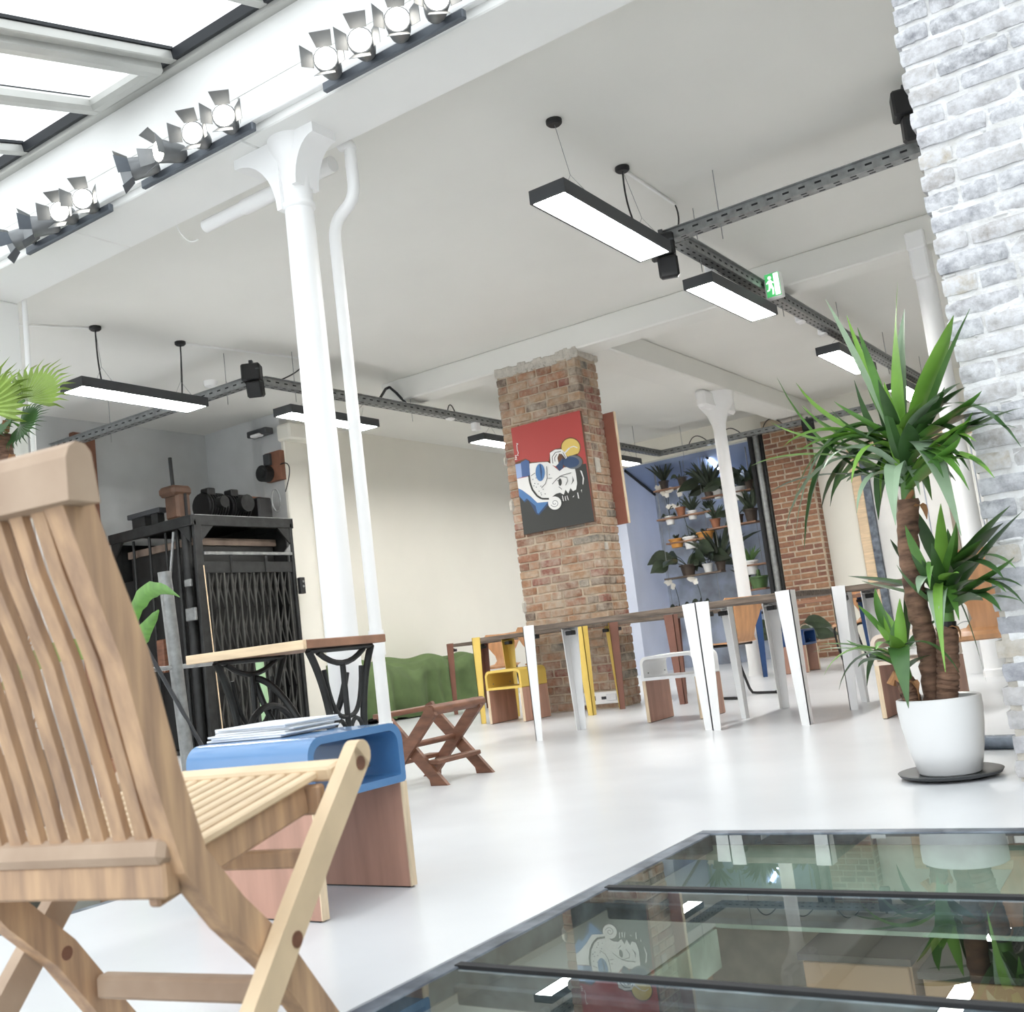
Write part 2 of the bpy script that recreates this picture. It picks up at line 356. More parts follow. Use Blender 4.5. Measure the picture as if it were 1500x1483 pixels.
# light well behind the plant rack
struct('wall_corner', MB().lo((-8.65, 14.3, 0), (-7.4, 14.45, 3.13)), BLUEW)
struct('wall_light_well', MB().lo((-7.5, 14.45, 0), (-7.4, 15.5, 3.2)), BLUEW)
struct('wall_back', MB().lo((-7.5, 15.4, 0), (-2.0, 15.5, 2.9)), GREYBLUE)
struct('roof', MB().add([(-7.5, 14.45, 3.13), (-4.9, 14.45, 3.13), (-4.9, 15.5, 2.76), (-7.5, 15.5, 2.76), (-7.5, 14.45, 3.2), (-4.9, 14.45, 3.2), (-4.9, 15.5, 2.86), (-7.5, 15.5, 2.86)],
       [(0, 1, 2, 3), (7, 6, 5, 4), (0, 4, 5, 1), (1, 5, 6, 2), (2, 6, 7, 3), (3, 7, 4, 0)]), BLUEC)
struct('trim_7', MB().beam((-7.39, 14.46, 3.1), (-7.39, 15.4, 2.77), .03, .03), SLOT)

# roof glazing over the front zone
SK = Vector((0, -.967, -.254)); SN = Vector((0, .254, -.967)); S0 = Vector((0, 3.5, 3.8))
def sk(x, d, n=0.): return Vector((x, 0, 0))+S0+SK*d+SN*n
win = struct('window_1', MB().beam(sk(-8.5, .03, .01), sk(4.1, .03, .01), .1, .07, SK, bev=.006), ALU)
struct('gasket', MB().beam(sk(-8.5, .095, -.004), sk(4.1, .095, -.004), .03, .05, SK), RUBBER, win)
rx = [-3.97-.66*k for k in range(-12, 7)]
for x in rx:
    struct('glazing_bar', MB().beam(sk(x, .08), sk(x, 6.2), .055, .05, (1, 0, 0), bev=.005), ALU, win)
    struct('bar_gasket', MB().beam(sk(x, .1, -.032), sk(x, 6.2, -.032), .075, .016, (1, 0, 0)), RUBBER, win)
for k in range(len(rx)-1):
    a, b = rx[k+1]+.01, rx[k]-.01
    struct('pane', MB().add([sk(a, .07, -.045), sk(b, .07, -.045), sk(b, 6.2, -.045), sk(a, 6.2, -.045)], [(0, 1, 2, 3)]), GLASSS, win)
# the opening light in one bay
ow = thing('roof_window', 'opening roof window with broad silvery frame set in the glass roof', 'window', sk(-4.3, .1))
ow['kind'] = 'structure'
a, b = -4.60, -4.0
for p, q, w in ((sk(a+.045, .12, .035), sk(a+.045, 1.5, .035), .085), (sk(b-.045, .12, .035), sk(b-.045, 1.5, .035), .085)):
    put('sash_rail', MB().beam(p, q, w, .075, (1, 0, 0), bev=.02), ALU, ow)
for d in (.16, 1.46):
    put('sash_rail', MB().beam(sk(a+.03, d, .035), sk(b-.03, d, .035), .09, .07, SK, bev=.02), ALU, ow)

# glass floors
def glass_floor(x0, x1, ys, name, label):
    t = struct(name, MB().lo((x0-.0, GY-.05, -.034), (x1, GY-.004, -.0), bev=.003), STEELBLUE)
    t['label'] = label
    for xx in (x0, x1-.05):
        struct('edge_angle', MB().lo((xx+.004, ys[-1], -.05), (xx+.05, GY-.05, -.001), bev=.003), STEELBLUE, t)
    for i, y in enumerate(ys[1:-1]):
        struct('tee_bar', MB().lo((x0+.04, y-.015, -.075), (x1-.05, y+.015, -.006), bev=.003).lo((x0+.04, y-.035, -.042), (x1-.05, y+.035, -.032)), STEELBLUE, t)
        struct('seal', MB().lo((x0+.04, y-.011, -.006), (x1-.05, y+.011, .0015)), SLOT, t)
    n = len(ys)-1
    for i in range(n):
        a, b = ys[i], ys[i+1]; g0 = .05 if i == 0 else .019; g1 = .019
        gp = struct('glass_pane', MB().lo((x0+.052, b+g1, -.03), (x1-.052, a-g0, -.003)), GLASSF, t)
        gp.data.materials.append(GLASSC)
        for p in gp.data.polygons: p.material_index = 0 if p.normal.z > .5 else 1
    return t
GYS = [GY, 2.372, 1.755, 1.12, .5, -.12, -.74]
glass_floor(GX1, 3.2, GYS, 'floor_glazing', 'glass floor panels in grey steel framing with dim rooms below')
glass_floor(-6.6, GX0, GYS, 'floor_glazing', 'glass floor panels behind the slatted wooden chair')
# what is under the glass
struct('wall_basement', MB().lo((-7, 9, -2.8), (5, 9.1, T)).lo((-7.1, -1, -2.8), (-7, 9, T)).lo((4.9, -1, -2.8), (5, 9, T)).lo((-7, -1.1, -2.8), (5, -1, T)), BASEWALL)
struct('floor_basement', MB().lo((-7, -1, -2.9), (5, 9, -2.8)), BASEFLOOR)
for k, x in enumerate((-4.6, -1.2, 1.6)):
    L_ = bpy.data.lights.new('basement_fill_light', 'AREA'); L_.shape = 'RECTANGLE'; L_.size = 1.2; L_.size_y = .3; L_.energy = 34; L_.color = (1, .95, .86)  # unseen fill lights added to brighten the space under the glass
    o_ = bpy.data.objects.new('basement_fill_light', L_); COL.objects.link(o_); o_.location = (x, 2.6, -.5)
struct('trim_8', MB().lo((GX1, GY-.004, -.285), (3.2, GY+.02, -.036)), BASEGREEN)
struct('trim_9', MB().lo((-6.6, GY-.004, -.285), (GX0, GY+.02, -.036)), BASEGREEN)
struct('trim_10', MB().lo((GX0, -.75, -.4), (GX0+.1, GY, -.29)).lo((GX1-.1, -.75, -.4), (GX1, GY, -.29)), BASEGREEN)
for i, (x0, n) in enumerate(((-3.2, 1), (-1.98, 1), (-1.44, 3))):
    CZ_ = (-.98, -.95, -1.0)[i]
    cb = thing('storage_cabinet', 'tan board cabinet below the glass floor, '+('farthest from the yucca', 'the narrow middle one', 'the wide one with three doors')[i], 'cabinet', (x0, 5.0, -2.8), group='tan cabinets under the glass floor')
    w = .5
    put('carcass', MB().lo((x0, 5.0, -2.8), (x0+n*w, 5.5, CZ_-.03)), TANBOARD, cb)
    put('top', MB().lo((x0-.01, 4.96, CZ_-.03), (x0+n*w+.01, 5.5, CZ_)), ANTH, cb)
    for k in range(n):
        d = put('door', MB().lo((x0+k*w+.008, 4.975, -2.72), (x0+(k+1)*w-.008, 5.0, CZ_-.04), bev=.004), TANBOARD, cb)
        put('handle', MB().lo((x0+k*w+.06, 4.95, -1.55), (x0+k*w+.075, 4.976, -1.4)), ANTH, d)

# ------------------------------------------------------------------ columns, pipes
col = struct('column', MB().lathe([(.1, 0), (.1, .04), (.08, .06), (.071, 2.86), (.08, 2.87), (.08, 2.89), (.072, 2.9), (.074, 3.0), (.088, 3.1), (.12, 3.19), (.125, 3.22)], (-3.46, 3.69, 0), 40), WHITEPAINT, smooth=True)
col['label'] = 'slim round white cast iron column under the near beam'
def corbel(cx, sgn, y0, y1, L=.3, H=.36):
    pts = [(0, 0), (L, 0), (L, -.05)]+[(L-(L-.03)*math.sin(t), -.05-(H-.05)*(1-math.cos(t))) for t in [PI/2*k/8 for k in range(1, 9)]]+[(0, -H)]
    return MB().prism(pts, (cx, y0, 3.22), (sgn, 0, 0), (0, 0, 1), (0, y1-y0, 0))
put('corbel', corbel(-3.5, -1, 3.61, 3.77), WHITEPAINT, col, True)
put('corbel', corbel(-3.42, 1, 3.61, 3.77, .17, .26), WHITEPAINT, col, True)
c2 = struct('column', MB().lathe([(.09, 0), (.09, .05), (.078, .06), (.072, 2.98), (.074, 2.99)], (-1.53, 8.37, 0), 28), WHITEPAINT, smooth=True)
c2['label'] = 'round white column with boxed head under the second beam'
put('column_head', MB().box((-1.53, 8.33, 3.1), (.13, .2, .24), bev=.015).box((-1.53, 8.24, 3.27), (.14, .06, .14), bev=.01), WHITEPAINT, c2)
c3 = struct('column', MB().lathe([(.09, 0), (.075, .06), (.072, 2.8), (.08, 2.86), (.12, 2.98), (.2, 3.1), (.22, 3.22)], (-4.55, 11.4, 0), 28), WHITEPAINT, smooth=True)
c3['label'] = 'slim white column in front of the hanging plants'
put('bracket', MB().box((-4.55, 11.15, 3.12), (.12, .4, .2), bev=.03).box((-4.55, 11.65, 3.12), (.12, .4, .2), bev=.03), WHITEPAINT, c3)
dp = thing('drain_pipe', 'white drain pipe with an offset bend running down beside the near column', 'pipe', (-3.46, 3.93, 0))
P = bez((-3.3, 3.93, 3.22), (-3.3, 3.93, 3.14), (-3.3, 3.93, 3.05), 3)+bez((-3.3, 3.93, 3.02), (-3.3, 3.93, 2.93), (-3.385, 3.93, 2.9), 6)+bez((-3.39, 3.93, 2.895), (-3.46, 3.93, 2.86), (-3.46, 3.93, 2.76), 6)+[Vector((-3.46, 3.93, z)) for z in (2.4, 1.6, .8, 0)]
put('pipe_run', MB().tube(P, .031, 16), WHITEPAINT, dp, True)
put('collar', MB().cyl((-3.46, 3.93, .66), (-3.46, 3.93, .78), .037, 18), WHITEPAINT, dp, True)
put('collar', MB().cyl((-3.46, 3.93, .3), (-3.46, 3.93, .34), .036, 18), WHITEPAINT, dp, True)
put('elbow_top', MB().tube(bez((-3.3, 3.93, 3.2), (-3.3, 3.93, 3.245), (-3.36, 3.93, 3.245), 6), .034, 14), WHITEPAINT, dp, True)
hp = thing('ceiling_pipe', 'short white pipe running level behind the near beam', 'pipe', (-4.1, 3.95, 3.17))
put('pipe_run', MB().tube([(-4.44, 3.96, 3.18), (-4.0, 3.96, 3.185), (-3.45, 3.96, 3.19)], .036, 14), WHITEPAINT, hp, True)
put('sleeve', MB().cyl((-4.12, 3.96, 3.183), (-3.45, 3.96, 3.19), .042, 14), WHITEPAINT, hp, True)
w = MB().tube(bez((-4.62, 3.9, 3.24), (-4.6, 3.95, 3.1), (-4.5, 3.95, 3.12), 8), .004, 6)
tag(put('hanging_wire', w, PLASTER), 'thin white wire dangling from the near beam', 'wire')

# left pier with its board and conduit
pr = struct('pier', MB().lo((-7.3, 3.5, 0), (-6.2, 3.9, 3.22), bev=.01), PLASTER)
pr['label'] = 'white masonry pier at the left end of the near beam'
put('board', MB().lo((-6.2, 3.7, 0), (-6.165, 3.885, 2.55), bev=.006), mat('flaking_white_board', srgb(232, 232, 228), .8, var=.06, scale=20, stretch=(1, 1, .2), bump=.5), pr)
put('conduit', MB().cyl((-6.17, 3.92, 0), (-6.17, 3.92, 3.45), .018, 10), WHITEPAINT, pr, True)

# ------------------------------------------------------------------ brickwork
def brick_mesh(name, m, rough=.0, n=1):
    "unit brick, corners knocked off, front face uneven"
    out = []
    for k in range(n):
        b = MB().box((0, 0, 0), (1, 1, 1), bev=.07)
        b.v = [(x*(1+random.uniform(-rough, rough)), y*(1+random.uniform(-rough, rough)), z*(1+random.uniform(-rough*1.6, rough*1.6))) for x, y, z in b.v]
        out.append(b.mesh('%s_mesh' % name, m))
    return out
def split(L, a=.225, h=.108, j=.011, header=False):
    "lengths of the bricks of one course"
    out = []; x = 0; first = True
    while x < L-.03:
        l = h if (first and header) else random.choice((a, a*.97, h, a*.9, .16, .19))
        first = False
        if L-x-l < .07: l = L-x
        out.append((x, l)); x += l+j
    return out
def pillar_bricks(parent, meshes, x0, x1, y0, y1, z0, z1, ch, faces, name='brick', dep=.1, jit=.006, joint=.012, xs=None):
    k = 0; z = z0
    while z+ch-joint <= z1+.001:
        h = ch-joint+random.uniform(-.003, .003)
        if 'front' in faces:
            s = xs(z) if xs else 0
            for a, l in split(x1-x0-s, header=k % 2):
                pr_ = random.uniform(-jit, jit*.6)
                child(name, random.choice(meshes), parent, (x0+s+a+l/2, y0+dep/2+pr_, z+h/2), (0, random.uniform(-.006, .006), random.uniform(-.01, .01)), (l, dep, h))
        if 'right' in faces:
            for a, l in split(y1-y0-dep-.012, header=(k+1) % 2):
                pr_ = random.uniform(-jit*.6, jit)
                child(name, random.choice(meshes), parent, (x1-dep/2+pr_, y0+dep+.012+a+l/2, z+h/2), (random.uniform(-.006, .006), 0, 0), (dep, l, h))
        z += ch; k += 1
bp = struct('brick_pillar', MB().lo((-5.427, 8.253, 0), (-4.568, 8.628, 3.22)), MORTAR)
bp['label'] = 'red brick pillar carrying the sideways painting, under the second beam'
pillar_bricks(bp, brick_mesh('red_brick', BRICKR, .035, 5), -5.435, -4.56, 8.245, 8.64, .01, 3.17, .0765, ('front', 'right'))
for dx, dz, w, h in ((-5.44, 2.36, .05, .09), (-5.43, 1.93, .06, .12), (-5.43, .98, .05, .12)):
    put('plaster_scab', MB().box((dx, 8.26, dz), (w, .06, h), bev=.02), MORTARG, bp)
for y, dz, w, h in ((8.4, 2.16, .09, .14), (8.36, 1.42, .06, .07)):
    put('plaster_scab', MB().box((-4.555, y, dz), (.012, w, h), bev=.005), MORTARG, bp)
cp = MB()
for k in range(40):
    cp.box((-5.42+.86*k/39, 8.255, 3.2+random.uniform(-.02, .01)), (.06, .03+random.uniform(0, .006), random.uniform(.06, .11)), bev=.012)
for k in range(10):
    cp.box((-4.568, 8.26+.38*k/9, 3.2), (.045, .06, random.uniform(.04, .08)), bev=.012)
put('mortar_cap', cp, MORTARG, bp)['kind'] = 'stuff'
# white washed pillar
PILX = lambda z: 0.0 if z > 1.0 else -.045*(1-z)
wp = struct('brick_pillar', MB().lo((-.63, 3.752, 0), (.5, 4.3, 3.3)), MORTARW)

wp['label'] = 'whitewashed rough brick pillar beside the potted yucca'
wm = []
for k in range(7):
    b = MB(); nx, nz = 7, 4; g = {}
    for i in range(nx):
        for j in range(nz):
            u, v = i/(nx-1)*2-1, j/(nz-1)*2-1
            ed = max(abs(u)**6, abs(v)**6)
            g[i, j] = len(b.v)
            b.v.append((u*.5*(1-.03*abs(v)**4)+random.uniform(-.012, .012), -.5+ed*.07+random.uniform(-.04, .035), v*.5*(1-.05*abs(u)**4)+random.uniform(-.045, .045)))
    for i in range(nx-1):
        for j in range(nz-1): b.f.append((g[i, j], g[i+1, j], g[i+1, j+1], g[i, j+1]))
    rim = [(i, 0) for i in range(nx)]+[(nx-1, j) for j in range(1, nz)]+[(i, nz-1) for i in range(nx-2, -1, -1)]+[(0, j) for j in range(nz-2, 0, -1)]
    st = len(b.v)
    for q in rim: x, y, z = b.v[g[q]]; b.v.append((x, .5, z))
    for a in range(len(rim)):
        c = (a+1) % len(rim); b.f.append((g[rim[a]], st+a, st+c, g[rim[c]]))
    wm.append(b.mesh('limewashed_brick_mesh', BRICKW, True))
pillar_bricks(wp, wm, -.64, .42, 3.741, 4.2, .012, 3.3, .0755, ('front',), jit=.006, dep=.1, joint=.018, xs=lambda z: PILX(z)+random.uniform(-.008, .008))
for k in range(8):
    z0 = k/8; put('core_step', MB().lo((-.628+PILX(z0+.06), 3.755, z0), (-.6, 4.25, z0+.126)), MORTARG, wp)
sm = MB()                                                         # lime mortar squeezed out of the joints
for k in range(150):
    z = random.uniform(.02, 3.25); z = .012+round((z-.012)/.0755)*.0755-.0065+random.gauss(0, .008); x = random.uniform(-.63, .35)
    sm.box((x, 3.759+random.uniform(-.004, .004), z), (random.uniform(.02, .07), .03, random.uniform(.012, .03)), bev=.012)
put('squeezed_mortar', sm, MORTARW, wp)['kind'] = 'stuff'
# far pier: bricks a few pixels tall, joined
fp = struct('brick_pillar', MB().lo((-5.03, 14.11, 0), (-4.432, 14.7, 3.3)), MORTAR)
fp['label'] = 'far red brick pier right of the hanging plants'
fm = []
BRF = [mat('far_brick_%s' % n, srgb(*c), .9, var=.1, scale=20) for n, c in (('a', (148, 108, 86)), ('b', (134, 96, 80)), ('c', (160, 122, 96)))]
for k in range(3): fm.append(MB())
z = .01; k = 0
while z < 3.2:
    for a, l in split(.59, header=k % 2): random.choice(fm).box((-5.03+a+l/2, 14.13+random.uniform(-.004, .004), z+.032), (l, .05, .064), bev=.008)
    for a, l in split(.5, header=k % 2): random.choice(fm).box((-4.445, 14.17+a+l/2, z+.032), (.04, l, .064), bev=.008)
    z += .076; k += 1
for k in range(3): put('brick_courses', fm[k], BRF[k], fp)['kind'] = 'stuff'
pp = thing('riser_pipes', 'bundle of dark and silver riser pipes beside the far brick pier', 'pipe', (-5.16, 14.2, 0))
for x, r, m in ((-5.25, .035, SLOT), (-5.16, .05, GALV), (-5.08, .03, DARKSTEEL)):
    put('pipe_run', MB().cyl((x, 14.2, 0), (x, 14.2, 3.2), r, 12), m, pp, True)
# glazed curtain doors in the end wall
d1 = struct('door_1', MB().lo((-3.97, 14.26, 0), (-3.83, 14.42, 2.72), bev=.008), PINE)
put('post', MB().lo((-3.83, 14.24, 0), (-3.74, 14.36, 2.72)), STEELBLUE, d1)
put('lintel', MB().lo((-3.97, 14.25, 2.6), (-2.1, 14.42, 2.74), bev=.008), PINE, d1)
xx = -3.74
for k, wd in enumerate((.3, .36, .3, .34, .34)):
    put('curtain_panel', MB().lo((xx, 14.3+.02*(k % 2), 0), (xx+wd-.02, 14.34+.02*(k % 2), 2.6), bev=.01), CURTAIN, d1)
    if k in (0, 2): put('post', MB().lo((xx+wd-.035, 14.25, 0), (xx+wd+.02, 14.31, 2.6)), mat('taupe_frame', srgb(150, 138, 124), .6), d1)
    xx += wd

# ------------------------------------------------------------------ folding teak chair (nearest thing)
CA = math.radians(8.6)
ch = thing('folding_chair', 'weathered slatted teak folding chair seen from behind, nearest to the viewer', 'chair', (-1.272, 1.186, 0), CA)
# local x = the chair's right, y = the way it faces; the right side is x = 0
def stile_pts(x): return [(x, -.352, .925), (x, -.30, .79), (x, -.25, .665), (x, -.205, .49), (x, -.165, .37), (x, -.09, .28), (x, .005, .19), (x, .085, .085), (x, .15, 0)]
def strip(pts, w, h):
    "flat bar of width w (x) and depth h that follows PTS in a side plane"
    m = MB(); vs = []; n = len(pts); P = [Vector(p) for p in pts]
    for i, p in enumerate(P):
        t = (P[min(i+1, n-1)]-P[max(i-1, 0)]).normalized(); nn = Vector((1, 0, 0)).cross(t).normalized()
        for sx, sn in ((-1, -1), (1, -1), (1, 1), (-1, 1)):
            vs.append(p+Vector((sx*w/2, 0, 0))+nn*sn*h/2)
    fs = [(i*4+k, i*4+(k+1) % 4, i*4+4+(k+1) % 4, i*4+4+k) for i in range(n-1) for k in range(4)]+[(0, 1, 2, 3), tuple((n-1)*4+k for k in (3, 2, 1, 0))]
    return m.add(vs, fs)
WL = -.487
for x in (-.046, WL-.018):
    put('stile', strip(stile_pts(x), .036, .052), TEAK, ch, local=True)
for x in (-.012, WL-.052):
    o = put('rear_leg', strip([(x, .232, .462), (x, .1, .33), (x, 0, .223), (x, -.1, .115), (x, -.205, 0)], .026, .05), TEAKPALE if x > -.1 else TEAKGREY, ch, local=True)
    put('leg_tip', MB().cyl((x-.013, .232, .462), (x+.013, .232, .462), .025, 18), TEAKPALE, o, True, local=True)
    s = .0015 if x > -.1 else -.0015
    for y, z in ((.222, .448), (.006, .214)):
        put('plug', MB().cyl((x-.0135+s, y, z), (x+.0135+s, y, z), .0125, 14), DARKWOOD, o, True, local=True)
put('plug', MB().cyl((WL+.0005, .005, .19), (WL-.03, .005, .19), .012, 14), DARKWOOD, ch, True, local=True)
# top rail with rounded upper edge
tr = MB(); pts = [(-.378, .868), (-.378, .925), (-.372, .94), (-.36, .948), (-.345, .946), (-.335, .935), (-.325, .868)]
tr.prism(pts, (-.54, 0, 0), (0, 1, 0), (0, 0, 1), (.545, 0, 0))
put('top_rail', tr, TEAKGREY, ch, local=True)
put('lower_rail', MB().box((WL/2-.03, -.197, .392), (.46, .036, .04), R=Matrix.Rotation(math.radians(-18), 3, 'X'), bev=.01), TEAKGREY, ch, local=True)
nb = 10; x0, x1 = WL+.022, -.086
for k in range(nb):
    x = x0+(x1-x0)*k/(nb-1)
    P_ = [(x, -.346, .88), (x, -.318, .79), (x, -.268, .665), (x, -.222, .5), (x, -.198, .405)]
    put('back_slat', strip(P_, .0245, .013), TEAK, ch, local=True)
# seat
def sz(y): return .372+(y+.2)*.178
put('seat_rear_rail', MB().box((WL/2-.03, -.192, .352), (.452, .03, .05), bev=.004), TEAK, ch, local=True)
put('seat_front_rail', MB().beam((WL+.0, .196, sz(.196)), (-.028, .196, sz(.196)), .05, .026, (0, 1, .18), bev=.005), TEAKPALE, ch, local=True)
put('front_apron', MB().box((WL/2-.02, .172, sz(.17)-.04), (.43, .022, .05), bev=.004), TEAK, ch, local=True)
for x in (WL+.03, -.082):
    put('seat_side_rail', MB().beam((x, -.2, sz(-.2)-.034), (x, .16, sz(.16)-.034), .022, .05, (1, 0, 0), bev=.004), DARKWOOD if 0 else TEAK, ch, local=True)
ns = 13
for k in range(ns):
    x = WL+.024+(-.1-WL)*k/(ns-1)+.01*(k/(ns-1))
    put('seat_slat', MB().beam((x, -.185, sz(-.185)), (x, .175, sz(.175)), .021, .014, (1, 0, 0), bev=.003), TEAKPALE, ch, local=True)
put('under_bar', MB().beam((WL, .1, .315), (-.028, .1, .315), .02, .03, (0, 1, 0), bev=.004), TEAK, ch, local=True)
put('stretcher', MB().beam((WL, .075, .115), (-.06, .075, .115), .032, .04, (0, 1, 0), bev=.006), TEAKGREY, ch, local=True)
put('rear_stretcher', MB().beam((WL-.05, -.15, .06), (-.02, -.15, .06), .025, .035, (0, 1, 0), bev=.006), TEAKGREY, ch, local=True)

# ------------------------------------------------------------------ ply stools with folded metal seats
def rrect(w, h, rt, rb, n=6):
    out = []
    for cx, cz, r, a0 in ((w/2-rt, h-rt, rt, 0), (-w/2+rt, h-rt, rt, 90), (-w/2+rb, rb, rb, 180), (w/2-rb, rb, rb, 270)):
        for k in range(n+1): a = math.radians(a0+90*k/n); out.append((cx+r*math.cos(a), cz+r*math.sin(a)))
    return out
def stool(label, loc, rz, met, W_=.38, L_=.44, group=None, h=.45, th=.02):
    t = thing('stool', label, 'stool', loc, rz, group)
    hs = .165; a = rrect(W_, hs, .05, .012); b = rrect(W_-2*th, hs-2*th, .036, .006); b = [(x, z+th) for x, z in b]; n = len(a)
    vs = [(x, -L_/2, z+h-hs) for x, z in a]+[(x, -L_/2, z+h-hs) for x, z in b]+[(x, L_/2, z+h-hs) for x, z in a]+[(x, L_/2, z+h-hs) for x, z in b]
    fs = []
    for i in range(n):
        j = (i+1) % n
        fs += [(i, j, n+j, n+i), (2*n+i, 3*n+i, 3*n+j, 2*n+j), (i, 2*n+i, 2*n+j, j), (n+i, n+j, 3*n+j, 3*n+i)]
    put('seat', MB().add(vs, fs), met, t, True, local=True)
    for s in (-1, 1):
        x = s*(W_/2-.0125)
        p = put('side_panel', MB().lo((x-.012, -L_/2+.004, 0.004), (x+.012, L_/2-.004, h-hs)), PLYFACE, t, local=True)
        for yy in (-L_/2+.002, L_/2-.002): put('ply_edge', MB().box((x, yy, (h-hs)/2+.002), (.0245, .004, h-hs-.004)), PLYEDGE, p, local=True)
        put('foot_strip', MB().box((x, 0, .002), (.022, L_-.02, .004)), BLACKP, p, local=True)
    for s in (-1, 1):
        for y in (-.12, .14): put('bolt', MB().cyl((s*(W_/2-th-.001), y, h-hs+.05), (s*(W_/2-th-.006), y, h-hs+.05), .005, 8), GALV, t, local=True)
    return t
bench = stool('blue lacquered stool on plywood sides behind the folding chair, newspapers on top', (-2.235, 2.15, 0), PI/2, BLUEMET, .37, .47)
stool('white topped plywood stool under the front white table', (-3.27, 6.82, 0), 0, WHIMET, .42, .37)
stool('yellow topped plywood stool beneath the yellow legged table', (-5.26, 7.72, 0), 0, YELMET, .37, .4)
stool('dark blue topped plywood stool far back under the blue legged table', (-4.0, 11.2, 0), PI/2, DBLUMET, .38, .37)
stool('pale topped plywood stool behind the potted yucca', (-1.5, 6.12, 0), 0, BEIGEMET, .37, .44)
for k in range(6):
    o = put('newspaper', MB().box((-2.325+random.uniform(-.012, .012), 2.17+random.uniform(-.01, .01), .4545+.006*k), (.285-.004*k, .225, .0055), rz=.1+random.uniform(-.06, .06), bev=.0015), PAPER)
    nm = ('lowest newspaper of the pile on the blue stool', 'second newspaper from below in the pile on the blue stool', 'third newspaper from below in the pile on the blue stool', 'third newspaper from the top of the pile on the blue stool', 'second newspaper from the top of the pile on the blue stool', 'topmost newspaper of the pile on the blue stool')[k]
    tag(o, nm, 'newspaper', 'newspapers on the blue stool')

# ------------------------------------------------------------------ work tables on clamped sheet metal legs
def sheet_leg(cx, cy, sx, sy, z1=.752, wt=.088, wb=.05, t=.005):
    "folded steel leg, outer corner at cx, cy; sx, sy point outwards"
    m = MB()
    def fl_(ax):
        v = []
        for z, w in ((0, wb), (z1, wt)):
            for d, e in ((0, 0), (w, 0), (w, t), (0, t)):
                v.append((cx-sx*(d if ax == 0 else e), cy-sy*(e if ax == 0 else d), z))
        return v
    f = [(0, 1, 2, 3), (7, 6, 5, 4), (0, 4, 5, 1), (1, 5, 6, 2), (2, 6, 7, 3), (3, 7, 4, 0)]
    m.add(fl_(0), f); m.add(fl_(1), f)
    m.lo((cx-sx*.005, cy-sy*.005, .69), (cx-sx*.06, cy-sy*.06, .697)); m.lo((cx-sx*.002, cy-sy*.002, .748), (cx-sx*.055, cy-sy*.055, .753))
    return m
def table(label, x0, x1, y0, y1, met, top=None, z=.745, mets=None):
    t = thing('work_table', label, 'table', ((x0+x1)/2, (y0+y1)/2, 0))
    n = 3; wd = (y1-y0-.012)/n
    for k in range(n):
        put('plank', MB().lo((x0+.006, y0+.006+k*wd+.001, z-.034), (x1-.006, y0+.006+(k+1)*wd-.001, z), bev=.003), top or OLDWOOD, t)
    for i, (cx, cy, sx, sy) in enumerate(((x0, y0, -1, -1), (x1, y0, 1, -1), (x0, y1, -1, 1), (x1, y1, 1, 1))):
        l = put('leg', sheet_leg(cx, cy, sx, sy), (mets[i] if mets else met), t)
        put('clamp', MB().box((cx-sx*.05, cy-sy*.05, .675), (.055, .055, .03), bev=.004).cyl((cx-sx*.045, cy-sy*.045, .66), (cx-sx*.045, cy-sy*.045, .7), .012, 8), BLACKP, l)
    return t
table('white legged work table with grey timber top, left of the two front tables', -3.94, -2.685, 5.93, 6.5, WHIMET)
table('white legged work table turned end on, right of the white topped stool', -2.655, -2.07, 5.86, 7.02, WHIMET)
table('white legged work table half hidden by the yucca leaves', -2.055, -.85, 6.55, 7.25, WHIMET)
table('yellow legged work table in front of the red brick pillar', -5.64, -4.5, 7.66, 8.2, YELMET)
table('brown legged work table turned end on at the corner of the red brick pillar', -4.47, -3.86, 8.06, 9.3, BROMET)
table('brown legged work table by the green draped sofa', -7.08, -5.9, 9.15, 9.8, BROMET)
table('dark blue legged work table far back by the plant rack', -4.28, -3.26, 10.9, 11.5, DBLUMET, BROWNTOP)

